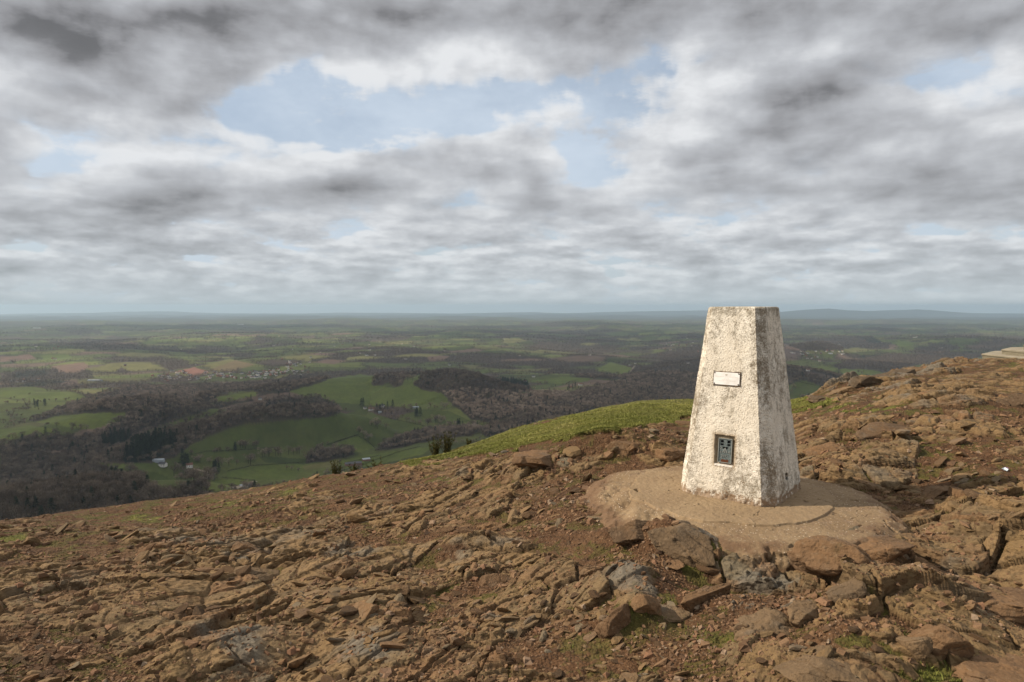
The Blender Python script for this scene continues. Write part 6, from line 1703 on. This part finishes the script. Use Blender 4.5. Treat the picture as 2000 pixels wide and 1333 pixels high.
# the village and scattered far houses: small single meshes, a few pixels each
def build_village():
    shapes = []
    for k, (wm, rm) in enumerate(((WALL_W, ROOF_S), (WALL_W, ROOF_R), (WALL_B, ROOF_R), (WALL_W, ROOF_S), (WALL_B, ROOF_S), (WALL_W, ROOF_R))):
        wv, wf, rv, rf = gable((12, 15, 11, 18, 13, 10)[k], 8, (5, 4.6, 5, 4.8, 5.2, 4.6)[k], (3.4, 3, 3.6, 3, 3.2, 3)[k])
        o = new_mesh('village_house', list(wv) + list(rv), faces=list(wf) + [[i + len(wv) for i in f] for f in rf], mats=[wm, rm], mat_idx=[0] * len(wf) + [1] * len(rf))
        shapes.append(o.data); bpy.data.objects.remove(o)
    spots = []
    for (cx, cy_, sx, sy, n) in ((340, 738, 45, 5, 26), (420, 733, 40, 6, 34), (510, 731, 45, 6, 30), (565, 727, 30, 6, 22), (470, 738, 60, 3, 14), (575, 712, 28, 5, 14), (350, 728, 20, 3, 6)):
        for _ in range(n): spots.append((cx + rng.normal(0, sx * 0.6), cy_ + rng.normal(0, sy * 0.6)))
    x, y, z, ok = valley_hit([s[0] for s in spots], [s[1] for s in spots])
    for i in range(len(spots)):
        if not ok[i] or y[i] > 9000: continue
        o = bpy.data.objects.new('village_house', shapes[i % 6]); COL.objects.link(o)
        o.location = (float(x[i]), float(y[i]), float(z[i])); o.rotation_euler = (0, 0, float(rng.uniform(0, 6.28)))
        tag(o, 'small gabled house crowded among the others of the distant village', 'house', 'houses of the distant village')
    spots = []
    for _ in range(60): spots.append((rng.uniform(0, 2000), rng.uniform(655, 715)))
    for (cx, cy_, n) in ((1620, 690, 8), (1600, 700, 6), (1310, 676, 14), (1340, 672, 8), (50, 745, 6), (1560, 690, 6), (700, 690, 4), (1780, 660, 4), (30, 808, 6)):
        for _ in range(n): spots.append((cx + rng.normal(0, 16), cy_ + rng.normal(0, 2.5)))
    x, y, z, ok = valley_hit([s[0] for s in spots], [s[1] for s in spots])
    for i in range(len(spots)):
        if not ok[i] or y[i] < 2400: continue
        o = bpy.data.objects.new('far_house', shapes[i % 6]); COL.objects.link(o)
        o.location = (float(x[i]), float(y[i]), float(z[i])); o.rotation_euler = (0, 0, float(rng.uniform(0, 6.28)))
        tag(o, 'tiny pale house or farm scattered over the far plain outside the village', 'house', 'scattered far houses')
build_village()
# pale farm tracks
def track(pts, w, lab):
    pl = np.array(pts); seg = np.concatenate([[0], np.cumsum(np.linalg.norm(np.diff(pl, axis=0), axis=1))]); s = np.linspace(0, seg[-1], 80)
    x, y, z, ok = valley_hit(np.interp(s, seg, pl[:, 0]), np.interp(s, seg, pl[:, 1])); x, y = x[ok], y[ok]
    dx = np.gradient(x); dy = np.gradient(y); L = np.hypot(dx, dy) + 1e-6; nx, ny = -dy / L * w / 2, dx / L * w / 2
    xa, ya, xb, yb = x + nx, y + ny, x - nx, y - ny
    V = np.stack([np.concatenate([xa, xb]), np.concatenate([ya, yb]), np.concatenate([valley(xa, ya), valley(xb, yb)]) + 0.7], 1)
    n = len(x); q = np.array([(i, i + 1, n + i + 1, n + i) for i in range(n - 1)])
    o = new_mesh('farm_track', V, quads=q[:, ::-1], mat=TRACK); tag(o, lab, 'track', kind='structure')
TRACK, _t, _b = material('pale_track'); _b.inputs['Base Color'].default_value = (0.30, 0.24, 0.175, 1)
track([(455, 955), (475, 948), (492, 943), (500, 941)], 9, 'pale farm track just above the brow of the hilltop')
track([(378, 917), (392, 920), (405, 924), (410, 930)], 5, 'narrow lane below the white house at lower left')
track([(1222, 732), (1231, 727), (1236, 720), (1240, 714)], 9, 'pale track climbing the wooded ridge left of the pillar')

# ------------------------------------------------------------------ the air over the plain
def build_haze():
    V, F = box_vf(-48000, 48000, -3000, 46000, -1000, 60)
    m = bpy.data.materials.new('haze'); m.use_nodes = True
    nt = m.node_tree; nt.nodes.clear()
    out = nt.nodes.new('ShaderNodeOutputMaterial'); pv = nt.nodes.new('ShaderNodeVolumePrincipled')
    pv.inputs['Color'].default_value = (0.66, 0.84, 1.0, 1); pv.inputs['Density'].default_value = HAZE; pv.inputs['Anisotropy'].default_value = 0.2
    nt.links.new(pv.outputs[0], out.inputs['Volume'])
    o = new_mesh('haze', V, faces=F, mat=m); tag(o, 'thin pale blue haze over the distant plain', 'haze', kind='stuff')
HAZE = 0.5 / 12000
build_haze()

# ------------------------------------------------------------------ broken cloud sheet added out of view to shade the country below
def build_shade_clouds():
    """lumpy cloud sheet added out of view, to dim the sun on the valley: patchy, half letting the sun through"""
    nx, ny = 150, 110
    x = np.linspace(-19000, 6000, nx); y = np.linspace(330, 12300, ny)
    X, Y = np.meshgrid(x, y); X = X.ravel(); Y = Y.ravel()
    e = np.minimum(np.minimum(X + 19000, 6000 - X), np.minimum((Y - 330) * 6, 12300 - Y))
    th = (150 + 240 * np.abs(fbm(X / 1500, Y / 1500, 4, 901)) + 90 * fbm(X / 400, Y / 400, 3, 903)) * sstep(e, 0, 1500) + 4
    zc = 5800 + 60 * fbm(X / 3000, Y / 3000, 2, 907)
    top = np.stack([X, Y, zc + th * 0.7], 1); bot = np.stack([X, Y, zc - th * 0.3], 1)
    q = grid_quads(ny, nx); n = nx * ny
    rim = []
    def strip(ids):
        for a, b in zip(ids[:-1], ids[1:]): rim.append((a, b, b + n, a + n))
    g = np.arange(n).reshape(ny, nx)
    strip(list(g[0])); strip(list(g[:, -1])); strip(list(g[-1][::-1])); strip(list(g[:, 0][::-1]))
    m = bpy.data.materials.new('cloud'); m.use_nodes = True
    t = NT(m.node_tree); t.n.clear()
    out = t.new('ShaderNodeOutputMaterial'); df = t.new('ShaderNodeBsdfDiffuse'); tl = t.new('ShaderNodeBsdfTranslucent'); tr = t.new('ShaderNodeBsdfTransparent')
    df.inputs[0].default_value = (0.85, 0.85, 0.86, 1); tl.inputs[0].default_value = (0.85, 0.85, 0.86, 1)
    ms = t.new('ShaderNodeMixShader'); ms.inputs[0].default_value = 0.6; t.l.new(df.outputs[0], ms.inputs[1]); t.l.new(tl.outputs[0], ms.inputs[2])
    P = t.new('ShaderNodeTexCoord').outputs['Object']
    op = t.step(t.noise(P, 0.00045, 5, 0.55), 0.36, 0.60, 0.05, SHADE_CLOUD_OP)
    m2 = t.new('ShaderNodeMixShader'); t.put(m2.inputs[0], op); t.l.new(tr.outputs[0], m2.inputs[1]); t.l.new(ms.outputs[0], m2.inputs[2])
    t.l.new(m2.outputs[0], out.inputs['Surface'])
    o = new_mesh('shade_clouds', np.concatenate([top, bot]), quads=np.concatenate([q, q[:, ::-1] + n, np.array(rim)[:, ::-1]]), mat=m, smooth=True)
    tag(o, 'broken pale cloud sheet added out of view over the valley to dapple it with shade', 'shade_clouds', kind='stuff')
SHADE_CLOUD_OP = 0.62
build_shade_clouds()
# ------------------------------------------------------------------ sun
sd = bpy.data.lights.new('sun', 'SUN'); sd.energy = 5.0; sd.angle = R(0.6); sd.color = (1.0, 0.88, 0.72)
so_ = bpy.data.objects.new('sun', sd); COL.objects.link(so_)
so_.rotation_euler = (-SUN_DIR).to_track_quat('-Z', 'Y').to_euler()
so_.location = (-20, -6, 30)
